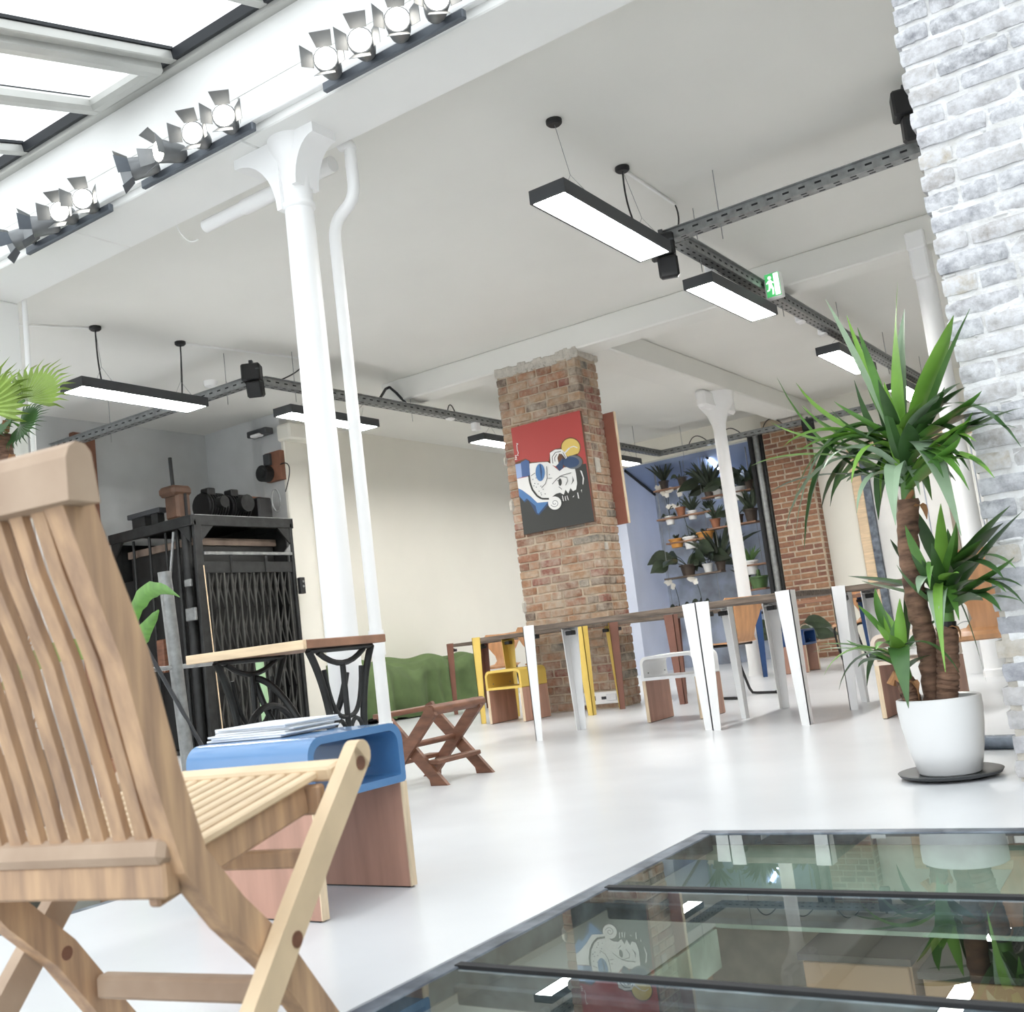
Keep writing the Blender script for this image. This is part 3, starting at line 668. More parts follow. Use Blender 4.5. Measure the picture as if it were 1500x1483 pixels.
# ------------------------------------------------------------------ bent ply chairs on black tube
def ply_chair(label, loc, rz):
    t = thing('school_chair', label, 'chair', loc, rz)
    def shell(rows, th=.011):
        m = MB(); n = 7; vs = []
        for s in (0, 1):
            for i, (y, z, hw, cv) in enumerate(rows):
                a = rows[max(i-1, 0)]; b = rows[min(i+1, len(rows)-1)]; ty, tz = b[0]-a[0], b[1]-a[1]; L = math.hypot(ty, tz); ny, nz = tz/L, -ty/L
                for k in range(n):
                    u = k/(n-1)*2-1
                    vs.append((u*hw, y+ny*(s*th)-ny*cv*u*u*(-1), z+nz*(s*th)-nz*cv*u*u*(-1)))
        R_ = len(rows); fs = []
        for s in (0, 1):
            o = s*R_*n
            for i in range(R_-1):
                for k in range(n-1): fs.append((o+i*n+k, o+i*n+k+1, o+(i+1)*n+k+1, o+(i+1)*n+k))
        o = R_*n
        for i in range(R_-1):
            for k in (0, n-1): fs.append((i*n+k, (i+1)*n+k, o+(i+1)*n+k, o+i*n+k))
        for i in (0, R_-1):
            for k in range(n-1): fs.append((i*n+k, i*n+k+1, o+i*n+k+1, o+i*n+k))
        return m.add(vs, fs)
    put('seat', shell([(-.2, .425, .15, 0), (-.19, .44, .18, 0), (-.12, .452, .2, -.006), (0, .448, .2, -.01), (.1, .446, .17, -.008), (.15, .46, .12, -.004)]), CHAIRPLY, t, True, local=True)
    put('backrest', shell([(.14, .455, .12, 0), (.175, .5, .085, 0), (.19, .56, .1, -.005), (.2, .64, .16, -.02), (.215, .71, .2, -.035), (.23, .775, .205, -.04), (.236, .805, .185, -.035)]), CHAIRPLY, t, True, local=True)
    for s in (-1, 1):
        x = s*.165
        put('leg_frame', MB().tube([(x*.7, .1, .43), (x, -.1, .43), (x, -.15, .42), (x, -.175, .38), (x*1.1, -.14, .2), (x*1.15, -.09, .05), (x*1.15, -.06, .015), (x*1.15, 0, .012), (x*1.15, .2, .012), (x*1.15, .24, .012)], .0115, 8), BLACKP, t, True, local=True)
        put('foot_cap', MB().cyl((x*1.15, .22, .013), (x*1.15, .25, .013), .014, 8), BLACKP, t, local=True)
    put('cross_tube', MB().cyl((-.165, -.02, .43), (.165, -.02, .43), .011, 8), BLACKP, t, local=True)
    return t
ply_chair('bent ply chair by the green draped sofa, left of the yellow leg', (-7.0, 10.05, 0), .5)
ply_chair('bent ply chair behind the yellow legged table, beside the brick pillar', (-5.6, 8.75, 0), PI*1.12)
ply_chair('bent ply chair standing behind the two front white legs', (-3.5, 8.35, 0), PI*1.35)
ply_chair('bent ply chair with orange brown back by the far brick pier', (-3.55, 12.0, 0), -.5)
ply_chair('pale bent ply chair right behind the yucca pot, beside the whitewashed pillar', (-.87, 4.84, 0), .12)

# ------------------------------------------------------------------ table on a cast iron treadle base
TA = math.radians(8.6)
sw = thing('treadle_table', 'small wooden table on a black cast iron treadle base', 'table', (-2.94, 2.94, 0), TA)
# local: x to the right is negative along the long edge, y away
put('table_top', MB().lo((-.575, 0, .708), (0, .56, .742), bev=.003), BROWNTOP, sw, local=True)
put('lit_front_edge', MB().lo((-.58, -.022, .706), (0.0, 0, .742), bev=.002), PINE, sw, local=True)  # light on the long edge of the top, put in as paler wood
def iron_end(x):
    m = MB(); T_ = lambda pts, r=.012: m.tube([(x, y, z) for y, z in pts], r, 8)
    Q = lambda a, b, c, n=8: [(p.x, p.y) for p in bez((a[0], a[1], 0), (b[0], b[1], 0), (c[0], c[1], 0), n)]
    y0, y1 = .06, .5; ym = .28
    T_([(y0, .7), (y1, .7)], .013)
    T_(Q((y0+.0, .7), (y0+.08, .58), (y0+.105, .42))+Q((y0+.105, .42), (y0+.13, .2), (y0+.04, .02)), .015)
    T_(Q((y1-.0, .7), (y1-.08, .58), (y1-.105, .42))+Q((y1-.105, .42), (y1-.13, .2), (y1-.04, .02)), .015)
    T_([(ym, .64), (ym, .42), (ym, .2)], .012)
    T_(Q((y0+.06, .69), (ym, .59), (y1-.06, .69)), .012)
    for s_ in (-1, 1):
        T_(Q((ym+s_*.13, .62), (ym+s_*.1, .4), (ym, .43)), .01)
        T_([(ym+s_*.058+.052*math.cos(a), .31+.105*math.sin(a)) for a in [2*PI*k/20 for k in range(21)]], .009)
        T_([(ym+s_*.05+.05*math.cos(a), .13+.06*math.sin(a)) for a in [2*PI*k/16 for k in range(17)]], .009)
    T_(Q((y0+.06, .06), (ym, .1), (y1-.06, .06)), .011)
    return m
for x in (-.04, -.5):
    put('iron_side', iron_end(x), DARKSTEEL, sw, True, local=True)
wh = put('flywheel', MB().ring((-.44, .3, .33), .17, .014, (0, 1, 0), (0, 0, 1), 36, 8), DARKSTEEL, sw, True, local=True)
for k in range(5):
    a = 2*PI*k/5; put('spoke', MB().tube([(-.44, .3, .33), (-.44, .3+.17*math.cos(a), .33+.17*math.sin(a))], .009, 6), DARKSTEEL, wh, local=True)
put('treadle', MB().lo((-.4, .14, .1), (-.1, .42, .12), bev=.004), DARKSTEEL, sw, local=True)
br = MB()
for s in (1, -1):
    br.tube(bez((-.04 if s > 0 else -.5, .3, .6), (-.1 if s > 0 else -.44, .3, .38), (-.27, .3, .27), 10), .013, 8)
br.tube([(-.5, .3, .1), (-.04, .3, .1)], .012, 8); br.tube(bez((-.5, .3, .62), (-.36, .3, .6), (-.2, .3, .24), 10), .015, 8)
put('cross_brace', br, DARKSTEEL, sw, True, local=True)

# ------------------------------------------------------------------ folding footstool of brown boards
fs_ = thing('folding_footstool', 'low brown wooden footstool with crossed legs on the concrete', 'stool', (-3.5, 4.35, 0))
for y in (4.15, 4.53):
    for s in (-1, 1):
        yy = y+s*.013; xa, xb = (-3.3, -3.66) if s > 0 else (-3.74, -3.36)
        d_ = 1 if xb > xa else -1
        m = MB().prism([(xa, 0), (xa+d_*.105, 0), (xa+d_*.11, .03), (xb+d_*.05, .34), (xb+d_*.035, .375), (xb-d_*.005, .39), (xb-d_*.03, .35)], (0, yy-.011, 0), (1, 0, 0), (0, 0, 1), (0, .022, 0))
        put('leg', m, DARKWOOD, fs_)
put('dowel_rail', MB().cyl((-3.34, 4.13, .365), (-3.34, 4.56, .365), .026, 14), DARKWOOD, fs_, True)
put('top_rail', MB().lo((-3.72, 4.13, .345), (-3.64, 4.56, .37), bev=.004), DARKWOOD, fs_)
put('stretcher', MB().lo((-3.42, 4.16, .1), (-3.35, 4.52, .122), bev=.004), DARKWOOD, fs_)
put('stretcher', MB().lo((-3.69, 4.16, .1), (-3.62, 4.52, .122), bev=.004), DARKWOOD, fs_)
put('pivot_bar', MB().cyl((-3.51, 4.13, .2), (-3.51, 4.56, .2), .016, 10), DARKWOOD, fs_, True)

# ------------------------------------------------------------------ sofa under a green cloth
sf = thing('draped_sofa', 'low sofa wholly covered by a rumpled green cloth against the cream wall', 'sofa', (-8.12, 9.6, 0), PI/2)
put('base', MB().lo((-1.0, -.28, .03), (1.0, .3, .3), bev=.02), DARKSTEEL, sf, local=True)
put('armrest', MB().lo((-1.12, -.25, .1), (-1.0, .3, .42), bev=.03), PLASTER, sf, local=True)
nx, ny = 130, 44; g = MB()
def hgt(u, v):
    x = (u-.5)*2; y = v
    top = .5+.16*math.exp(-((x+.75)/.25)**2)+.17*math.exp(-((x-.15)/.5)**2)*(.5+.5*y)+.12*math.exp(-((x-.85)/.2)**2)
    top += .05*math.sin(5*x+3*y)*math.sin(2.3*x+1)+.025*math.sin(11*x-5*y)
    return top
for j in range(ny):
    v = j/(ny-1)
    for i in range(nx):
        u = i/(nx-1); x = (u-.5)*2.25
        fold = .03*math.sin(u*58+2.2*math.sin(u*9))*(.6+.4*math.sin(u*13))+.03*math.sin(u*27+1)
        if v < .45:                                   # hanging front
            t = v/.45; hh = hgt(u, 0)-.03; z = .035+.03*math.sin(u*17)+.02*math.sin(u*31)+(hh-.035)*t
            yy = -.42-.02*(1-t)+fold*(1.1-t)*1.5-.05*math.sin(t*PI)*math.sin(u*7)
            if t > .85: yy += (t-.85)*.3
            z = max(z, .012)
        else:
            t = (v-.45)/.55; yy = -.36+t*.69; z = hgt(u, t)+.012*math.sin(u*40+t*9)
        ex = 1+.05*math.sin(v*9)
        if u < .03 or u > .97: z *= .55
        g.v.append((x*ex, yy, z))
for j in range(ny-1):
    for i in range(nx-1): a = j*nx+i; g.f.append((a, a+1, a+nx+1, a+nx))
put('green_cover', g, GREENCLOTH, sf, True, local=True)

# ------------------------------------------------------------------ ceiling panels
def panel(label, corner, yaw, L=1.2, w=.22, z=2.9, cups=(), under=(), udx=.04, pitch=0., roll=0., group='hanging light panels'):
    t = thing('panel_light', label, 'ceiling light', (corner[0], corner[1], z), yaw, group)
    R = Matrix.Rotation(pitch, 3, 'X') @ Matrix.Rotation(roll, 3, 'Y')
    P_ = lambda x, y, zz: R@Vector((x, y, zz))
    hs = MB(); t0 = .012
    for a, b in (((-w/2, 0), (-w/2+t0, L)), ((w/2-t0, 0), (w/2, L)), ((-w/2+t0, 0), (w/2-t0, t0)), ((-w/2+t0, L-t0), (w/2-t0, L))):
        hs.lo((a[0], a[1], 0), (b[0], b[1], .075))
    hs.lo((-w/2+t0, t0, .06), (w/2-t0, L-t0, .075)); hs.v = [tuple(P_(*v)) for v in hs.v]
    put('housing', hs, ANTH, t, local=True)
    df = MB().lo((-w/2+t0, t0, .004), (w/2-t0, L-t0, .012)); df.v = [tuple(P_(*v)) for v in df.v]
    put('diffuser', df, LIT, t, local=True)
    ci, si = math.cos(-yaw), math.sin(-yaw)
    for k, (cx, cy, wire) in enumerate(cups):
        dx, dy = cx-corner[0], cy-corner[1]; lx, ly = dx*ci-dy*si, dx*si+dy*ci; top = CZ-z
        c = put('ceiling_cup', MB().lathe([(.035, top-.03), (.045, top-.02), (.045, top)], (lx, ly, 0), 14), BLACKP, t, True, local=True)
        yy = min(max(ly, .12), L-.12)
        q = P_(0, yy, .075)
        if wire: put('cable', MB().tube(bez((lx, ly, top-.03), (lx-.03, ly+.02, top-.3), q, 8), .006, 6), BLACKP, c, local=True)
        put('suspension_wire', MB().tube([(lx, ly, top-.02), P_(0, yy, .22)], .0018, 4), GALV, c, local=True)
        put('wire_fork', MB().tube([P_(-w/2+.01, yy, .07), P_(0, yy, .22), P_(w/2-.01, yy, .07)], .0016, 4), GALV, c, local=True)
    for ly in under:
        put('suspension_wire', MB().tube([P_(-w/2+.01, ly, .07), P_(udx, ly, .19), P_(w/2-.01, ly, .07)], .0018, 4), GALV, t, local=True)
    return t
panel('hanging light panel nearest the tray corner, largest of the lit panels', (-2.59, 4.62), -.02, cups=((-2.638, 4.891, 0), (-2.656, 5.717, 1)), pitch=-.03, roll=.0)
panel('hanging light panel under the tray with the exit sign', (-2.66, 6.67), -.015, under=(.25, .95))
panel('hanging light panel behind the top of the yucca leaves', (-2.66, 9.5), 0, under=(.25, .95))
panel('last hanging light panel of the yucca side row', (-2.66, 11.9), 0, under=(.25, .95))
panel('hanging light panel above the iron lift cage, near the left pier', (-6.83, 4.67), .03, L=1.2, w=.26, cups=((-6.88, 4.947, 1), (-6.83, 5.71, 1)))
panel('hanging light panel half hidden by the round near column', (-6.66, 6.63), 0.02, udx=.15, under=(.25, .95))
panel('hanging light panel whose far end is hidden by the red brick pillar', (-6.55, 9.4), 0, under=(.25, .95))
panel('small looking hanging light panel just right of the red brick pillar', (-6.5, 11.85), 0, under=(.25, .95))
# surface conduit on the ceiling
for k, (a, b) in enumerate((((-2.66, 5.75, 3.442), (-2.67, 6.5, 3.442)), ((-6.83, 5.75, 3.442), (-6.6, 6.9, 3.442)), ((-7.3, 4.1, 3.442), (-6.9, 4.93, 3.442)))):
    cd = put('ceiling_conduit', MB().beam(a, b, .016, .014), PLASTER)
    tag(cd, ('thin white conduit on the ceiling ending above the tray corner', 'thin white conduit on the ceiling above the round near column', 'thin white conduit on the ceiling by the left pier')[k], 'conduit')
for k, (x, y, q) in enumerate(((-2.67, 6.5, (-2.61, 6.3, 3.16)), (-6.6, 6.9, (-6.55, 6.5, 3.16)))):
    tag(put('drop_cable', MB().tube(bez((x, y, 3.44), (x+.04, y-.02, 3.32), q, 8), .006, 6), BLACKP), ('black cable dropping from the ceiling to the tray corner', 'black cable dropping from the ceiling to the tray left of the near column')[k], 'cable')

# ------------------------------------------------------------------ perforated trays
def tray(label, p, q, z=3.09, w=.085, h=.06):
    p, q = Vector((*p, z)), Vector((*q, z)); t = thing('cable_tray', label, 'cable tray', p)
    d = (q-p).normalized(); sd = Vector((-d.y, d.x, 0)); L = (q-p).length
    m = MB().beam(p, q, w, .006, sd)
    for s in (-1, 1):
        m.beam(p+sd*s*w/2+Vector((0, 0, h/2)), q+sd*s*w/2+Vector((0, 0, h/2)), .006, h, sd)
        m.beam(p+sd*s*(w/2+.012)+Vector((0, 0, h)), q+sd*s*(w/2+.012)+Vector((0, 0, h)), .03, .005, sd)
    put('channel', m, GALV, t)
    sl = MB(); n = int(L/.1)
    for k in range(n):
        c = p+d*(.05+k*.1)
        for s in (-1, 1):
            a = c+sd*s*(w/2+.0035)+Vector((0, 0, h*.5)); sl.beam(a-d*.02, a+d*.02, .002, .012, sd)
        a = c+Vector((0, 0, -.0038))
        for s in (-.02, .02): sl.beam(a+sd*s-d*.018, a+sd*s+d*.018, .01, .002, sd)
    put('slots', sl, SLOT, t)['kind'] = 'stuff'
    k = 0
    while k*1.6 < L-.3:
        a = p+d*(.4+k*1.6); put('hanger_rod', MB().cyl(a+Vector((0, 0, -.1)), a+Vector((0, 0, CZ-z)), .0032, 5), GALV, t); k += 1
    return t
RX, LX, RY = -2.62, -6.53, 6.22
tray('perforated steel tray running from the corner toward the whitewashed pillar', (RX-.05, RY), (.8, RY-.05))
tray('perforated steel tray running back above the yucca side lights', (RX, RY+.06), (RX, 13.85))
tray('perforated steel tray running back behind the near column to the far corner', (LX, RY+.06), (-6.47, 13.75))
tray('perforated steel tray running from the corner above the lift cage to the left', (LX+.05, RY), (-9.35, RY-.05))
tray('perforated steel tray across the back above the plant rack', (-6.5, 13.8), (RX+.1, 13.9))
def projector(label, loc, rz):
    t = thing('speaker', label, 'speaker', loc, rz)
    put('cabinet', MB().box((0, 0, .04), (.16, .13, .15), bev=.012), BLACKP, t, local=True)
    put('horn', MB().box((.02, -.0, -.1), (.13, .14, .14), R=Matrix.Rotation(.25, 3, 'X'), bev=.015), BLACKP, t, local=True)
    put('bracket', MB().box((0, 0, .13), (.03, .05, .04)).box((.06, -.066, .06), (.03, .006, .012)), ANTH, t, local=True)
projector('black speaker slung under the tray corner next to the largest light panel', (RX-.03, RY-.08, 3.0), .4)
projector('black speaker hung on the tray left of the near column', (LX+.02, RY-.05, 3.13), .6)
projector('black speaker peeping out beside the whitewashed pillar', (-1.03, 5.98, 3.26), .3)
projector('black speaker on the back tray near the far brick pier', (-4.25, 13.7, 3.0), .3)
for k, (x, y, z) in enumerate(((RX-.06, 7.0, 3.12), (RX-.06, 8.9, 3.12), (RX-.06, 9.5, 3.12), (-6.5, 8.9, 3.12), (-6.5, 9.35, 3.05))):
    jb = thing('junction_box', ('white junction box on the tray near the largest light panel', 'white junction box on the tray just past the exit sign', 'white junction box on the tray above the yucca top', 'white junction box on the left tray midway to the brick pillar', 'white detector under the left tray by the brick pillar')[k], 'junction box', (x, y, z))
    put('body', MB().box((x, y, z), (.07, .1, .1), bev=.012), WHITEPAINT, jb)
    put('loop_cable', MB().tube(bez((x, y-.03, z+.05), (x+.02, y, z+.19), (x+.01, y+.09, z+.03), 8), .006, 6), BLACKP, jb, True)
sd_ = thing('smoke_detector', 'white round smoke detector on the ceiling left of the near column', 'detector', (-7.62, 6.69, 3.4))
put('body', MB().lathe([(.03, 3.39), (.055, 3.4), (.065, 3.425), (.065, 3.45)], (-7.62, 6.69, 0), 18), WHITEPAINT, sd_, True)
put('grille', MB().ring((-7.62, 6.69, 3.4), .045, .004, (1, 0, 0), (0, 1, 0), 16), ANTH, sd_)
ex = thing('exit_sign', 'green and white running man exit sign on the cable tray', 'sign', (-2.5, 7.74, 3.1))
put('box_case', MB().box((-2.5, 7.78, 3.1), (.13, .07, .2), bev=.008).box((-2.57, 7.79, 3.12), (.06, .03, .06)), WHITEPAINT, ex)
EXG = mat('exit_green', srgb(70, 160, 96), .5, emit=(.05, .35, .1, .5)); EXW = mat('exit_white', srgb(240, 250, 242), .5, emit=(.8, 1, .85, .6))
put('green_face', MB().box((-2.495, 7.742, 3.1), (.11, .006, .18)), EXG, ex)
mn = MB()
def ep(poly): mn.prism(poly, (-2.495, 7.7385, 3.1), (1, 0, 0), (0, 0, 1), (0, -.002, 0))
ep([(.052, -.085), (.052, .085), (.012, .085), (.012, -.085)])
ep([(-.018+.014*math.cos(a), .058+.014*math.sin(a)) for a in [2*PI*k/10 for k in range(10)]])
ep([(-.03, .04), (-.008, .04), (-.004, .0), (.006, -.03), (.0, -.075), (-.012, -.075), (-.008, -.035), (-.02, -.015), (-.028, -.04), (-.048, -.045), (-.048, -.034), (-.036, -.03), (-.032, .0)])
ep([(-.03, .038), (-.05, .02), (-.045, .012), (-.028, .024)]); ep([(-.01, .036), (.01, .018), (.006, .01), (-.012, .022)])
put('running_man', mn, EXW, ex)
for k, (pts) in enumerate((((-6.62, 7.9, 3.17), (-6.72, 8.16, 3.36), (-6.7, 8.2, 3.38)), ((-6.7, 8.2, 3.38), (-6.62, 8.2, 3.3), (-6.56, 8.3, 3.16)))):
    tag(put('black_hose', MB().tube([Vector(p) for p in pts], .014, 8), BLACKP), ('black cable rising from the left tray to the end of the second beam', 'black cable falling from the second beam end to the left tray')[k], 'cable')
for k, x in enumerate((-6.0, -5.5, -4.9)):
    tag(put('cable_loop', MB().tube(bez((x, 13.8, 3.14), (x+.1, 13.8, 3.36), (x+.28, 13.82, 3.15), 10), .007, 6), BLACKP), ('black cable loop on the back tray left of the slim column', 'black cable loop on the back tray behind the slim column', 'black cable loop on the back tray right of the slim column')[k], 'cable')

# ------------------------------------------------------------------ spotlight bars on the near beam
def spot_bar(label, x0, x1, z0, z1, aims):
    t = thing('spotlight_bar', label, 'spotlight', (x0, 3.42, z0), group=None)
    A, B = Vector((x0, 3.44, z0)), Vector((x1, 3.44, z1)); n = len(aims)
    put('mounting_bar', MB().beam(A, B, .03, .045, (0, 1, 0), bev=.006), SPOTDK, t)
    for k, (yaw, pit, lit) in enumerate(aims):
        c = A+(B-A)*((k+.5)/n)+Vector((0.03, -.1, .02))
        d = Vector((math.sin(yaw)*math.cos(pit), -math.cos(yaw)*math.cos(pit), math.sin(pit)))
        h = put('spot_head', MB().tube([c-d*.08, c-d*.07, c-d*.03, c+d*.0, c+d*.055, c+d*.06], [.03, .042, .05, .052, .058, .056], 16), SPOTGREY, t, True)
        put('lens', MB().cyl(c+d*.055, c+d*.0625, .05, 16), LAMPLIT if lit else SPOTGREY, h, True)
        put('yoke', MB().beam(c-d*.01, A+(B-A)*((k+.5)/n)+Vector((0, -.01, .02)), .014, .03), SPOTDK, h)
        x = d.cross(Vector((0, 0, 1))).normalized(); u = x.cross(d)
        for s, ax, ot in ((1, x, u), (-1, x, u), (1, u, x), (-1, u, x)):
            p = c+d*.06+ax*s*.055; q = p+d*.06+ax*s*.04
            w0, w1 = .035, .048; nn = (ax*s).cross(ot)
            b = MB(); f = [p-ot*w0, p+ot*w0, q+ot*w1, q-ot*w1]; th = d.cross(ot)*.002
            b.add(f+[v+th for v in f], [(0, 1, 2, 3), (7, 6, 5, 4), (0, 4, 5, 1), (1, 5, 6, 2), (2, 6, 7, 3), (3, 7, 4, 0)])
            put('barn_door', b, SPOTGREY if (lit or s > 0) else SPOTDK, h)
    return t
spot_bar('spotlight bar with four barn door heads at the left end of the near beam', -5.35, -4.57, 3.19, 3.19, ((-.9, -.35, 0), (-.7, -.1, 0), (.5, -.15, 1), (.6, -.1, 1)))
spot_bar('spotlight bar with four barn door heads just left of the round near column', -4.3, -3.46, 3.215, 3.215, ((-.8, -.2, 0), (-.2, -.15, 1), (.45, -.15, 1), (.6, -.1, 1)))
spot_bar('spotlight bar with four barn door heads right of the round near column', -3.0, -2.2, 3.215, 3.215, ((.5, -.1, 1), (.5, -.15, 1), (.6, -.1, 1), (.7, -.1, 1)))

# ------------------------------------------------------------------ iron lift cage in the recess
YA, YB, XG, XB, ZT = 6.69, 7.97, -8.02, -9.3, 2.24
lc = thing('lift_cage', 'black iron goods lift cage with a folding lattice gate', 'lift', (-8.6, 7.3, 0))
for x in (XG-.04, XB):
    for y in (YA, YB-.04): put('corner_post', MB().lo((x, y, 0), (x+.04, y+.09 if y == YA else y+.04, ZT-.05), bev=.005), DARKSTEEL, lc)
put('top_beam', MB().lo((XG-.06, YA-.02, ZT-.1), (XG, YB+.02, ZT), bev=.004), DARKSTEEL, lc)
put('top_beam', MB().lo((XB, YA-.03, ZT-.1), (XG, YA+.03, ZT), bev=.004), DARKSTEEL, lc)
put('top_beam', MB().lo((XB, YB-.04, ZT-.1), (XG, YB+.02, ZT), bev=.004), DARKSTEEL, lc)
put('polished_edge', MB().lo((XG-.062, YA+.02, ZT), (XG-.002, YB+.02, ZT+.006)), GALV, lc)
put('roof_plate', MB().lo((XB, YA, ZT-.02), (XG-.06, YB, ZT-.005)), DARKSTEEL, lc)
for y, s in ((YA+.08, 1), (YB-.04, -1)):
    put('gusset', MB().prism([(0, 0), (.16, 0), (0, -.16)], (XG-.03, y, ZT-.1), (0, s, 0), (0, 0, 1), (.02, 0, 0)), DARKSTEEL, lc)
for x, s in ((XG-.06, -1), (XB+.04, 1)):
    put('gusset', MB().prism([(0, 0), (.16, 0), (0, -.16)], (x, YA-.01, ZT-.1), (s, 0, 0), (0, 0, 1), (0, .02, 0)), DARKSTEEL, lc)
put('gusset', MB().prism([(0, 0), (.1, 0), (0, .1)], (XG-.02, YB-.05, 1.87), (0, -1, 0), (0, 0, 1), (.015, 0, 0)), GALV, lc)
put('transom', MB().lo((XG-.02, YA+.09, 1.855), (XG+.01, YB-.04, 1.885), bev=.003), GALV, lc)
put('gate_head', MB().lo((XG-.03, YA+.09, 1.68), (XG-.01, YB-.04, 1.79), bev=.003), DARKSTEEL, lc)
for y in (7.1, 7.55): put('strap', MB().lo((XG-.012, y, 1.68), (XG-.0, y+.03, 1.86)), DARKSTEEL, lc)
gate = put('gate', MB().lo((XG-.05, YA+.1, .02), (XG-.02, YB-.05, .06), bev=.003), DARKSTEEL, lc)
for a in (YA+.1, YB-.08): put('gate_stile', MB().lo((XG-.05, a, .05), (XG-.02, a+.03, 1.78), bev=.003), DARKSTEEL, gate)
GB = mat('worn_iron_bar', srgb(78, 78, 76), .45, .4, var=.2)
nb = 12
for k in range(nb):
    y = YA+.14+(YB-.1-YA-.14)*k/(nb-1)
    put('gate_bar', MB().lo((XG-.03, y-.009, .06), (XG-.012, y+.009, 1.76)), GB, gate)
lt = MB()
for k in range(nb-1):
    y0 = YA+.14+(YB-.1-YA-.14)*k/(nb-1); y1 = YA+.14+(YB-.1-YA-.14)*(k+1)/(nb-1)
    for j in range(4):
        z0 = .12+j*.41
        lt.beam((XG-.036, y0, z0), (XG-.036, y1, z0+.39), .016, .004, (0, 1, 0)); lt.beam((XG-.04, y1, z0), (XG-.04, y0, z0+.39), .016, .004, (0, 1, 0))
put('lattice', lt, GB, gate)['kind'] = 'stuff'
put('back_plate', MB().lo((XB, YB-.03, 0), (XG-.08, YB-.01, ZT-.1)), DARKSTEEL, lc)
put('back_plate', MB().lo((XB, YA+.05, 0), (XB+.02, YB-.03, ZT-.1)), DARKSTEEL, lc)
put('car', MB().lo((XB+.1, YA+.15, .1), (XG-.22, YB-.08, 2.0), bev=.01), mat('lift_car_black', srgb(26, 26, 25), .6), lc)
put('car_ledge', MB().lo((XB+.1, YA+.12, 1.98), (XG-.2, YB-.06, 2.05)), mat('rusty_plate', srgb(120, 104, 92), .8, var=.2), lc)
for x, r, z0 in ((XG-.2, .045, 0), (XG-.33, .02, 0), (XG-.75, .014, 0), (XG-.5, .012, .4), (XG-1.0, .014, 0)):
    put('guide_rod', MB().cyl((x, YA+.06, z0), (x, YA+.06, ZT-.1), r, 10), DARKSTEEL, lc, True)
put('grey_strut', MB().cyl((XG-.3, YA-.0, ZT-.12), (XG-.42, YA-.02, 1.5), .014, 8), GALV, lc, True)
put('latch_plate', MB().box((XG-.12, YA-.02, 1.6), (.09, .03, .07), bev=.006).box((XG-.1, YA-.03, 1.3), (.14, .03, .12), bev=.006), GALV, lc)
put('wood_jaw', MB().box((XG-.55, YA-.04, .95), (.1, .06, .32), bev=.01), DARKWOOD, lc)
put('floor_sill', MB().lo((XB, YA, 0), (XG, YB, .04)), DARKSTEEL, lc)
put('side_guard', MB().lo((XB+.05, YA+.1, .05), (XG-.1, YA+.12, 1.75)), mat('dark_mesh_panel', srgb(24, 24, 24), .7), lc)
put('rope', MB().cyl((XG+.02, YA+.13, .0), (XG+.02, YA+.06, 1.75), .005, 6), PINE, lc, True)
zr = ZT+.002
wb = thing('wooden_block', 'brown grooved wooden block holding a dark rod on top of the lift cage', 'machine', (-8.35, 6.79, zr))
put('block', MB().box((-8.35, 6.79, zr+.15), (.2, .17, .3), bev=.025).box((-8.35, 6.77, zr+.28), (.24, .24, .1), bev=.03), mat('oily_old_wood', srgb(94, 68, 52), .6, var=.2), wb)
put('groove', MB().box((-8.25, 6.80, zr+.13), (.02, .03, .24)), SLOT, wb)
put('rod', MB().cyl((-8.35, 6.75, zr+.3), (-8.35, 6.74, zr+.62), .018, 8), DARKSTEEL, wb, True)
def motor(label, y, big):
    t = thing('motor', label, 'motor', (-8.35, y, zr))
    m = MB().cyl((-8.35, y-.13, zr+.15), (-8.35, y+.13, zr+.15), .13, 18)
    for k in range(7): m.cyl((-8.35, y-.1+.033*k, zr+.15), (-8.35, y-.088+.033*k, zr+.15), .145, 18)
    put('casing', m, BLACKP, t, True)
    put('foot', MB().box((-8.35, y, zr+.02), (.26, .26, .04), bev=.005), DARKSTEEL, t)
    put('shaft_drum', MB().cyl((-8.22, y, zr+.17), (-8.14, y, zr+.17), .09 if big else .06, 16), DARKSTEEL, t, True)
    put('terminal_box', MB().box((-8.32, y-.05, zr+.29), (.12, .1, .08), bev=.01), BLACKP, t)
motor('black electric motor next to the wooden block on the lift cage', 7.2, 0)
motor('round black winch motor in the middle of the lift cage roof', 7.5, 1)
gb = thing('gearbox', 'black gearbox with a wire ring at the right end of the lift cage roof', 'machine', (-8.3, 7.82, zr))
put('case', MB().box((-8.3, 7.8, zr+.13), (.2, .2, .25), bev=.02), BLACKP, gb)
put('timber_support', MB().lo((-8.6, 7.62, zr), (-8.4, 7.95, zr+.3), bev=.006), ORANGEW, gb)
put('ring', MB().ring((-8.17, 7.92, zr+.22), .12, .009, (0, .5, 0), (0, 0, 1), 24), GALV, gb, True)
pl = thing('steel_plate', 'grey steel plate lying on the left edge of the lift cage roof', 'plate', (-8.8, 6.74, zr))
put('plate', MB().box((-8.75, 6.73, zr+.13), (.5, .1, .05), bev=.005), ANTH, pl); put('stand', MB().box((-8.85, 6.74, zr+.05), (.2, .08, .11)).box((-8.6, 6.74, zr+.05), (.1, .08, .11)), DARKSTEEL, pl)
eb = thing('control_box', 'reddish board with a gauge and a fuse box on the wall above the lift cage', 'control box', (-8.27, 8.06, 2.85))
put('board', MB().lo((-8.40, 8.03, 2.7), (-8.165, 8.1, 3.02), bev=.004), ORANGEW, eb)
put('fuse_box', MB().box((-8.34, 8.02, 2.94), (.1, .05, .13), bev=.006), ANTH, eb)
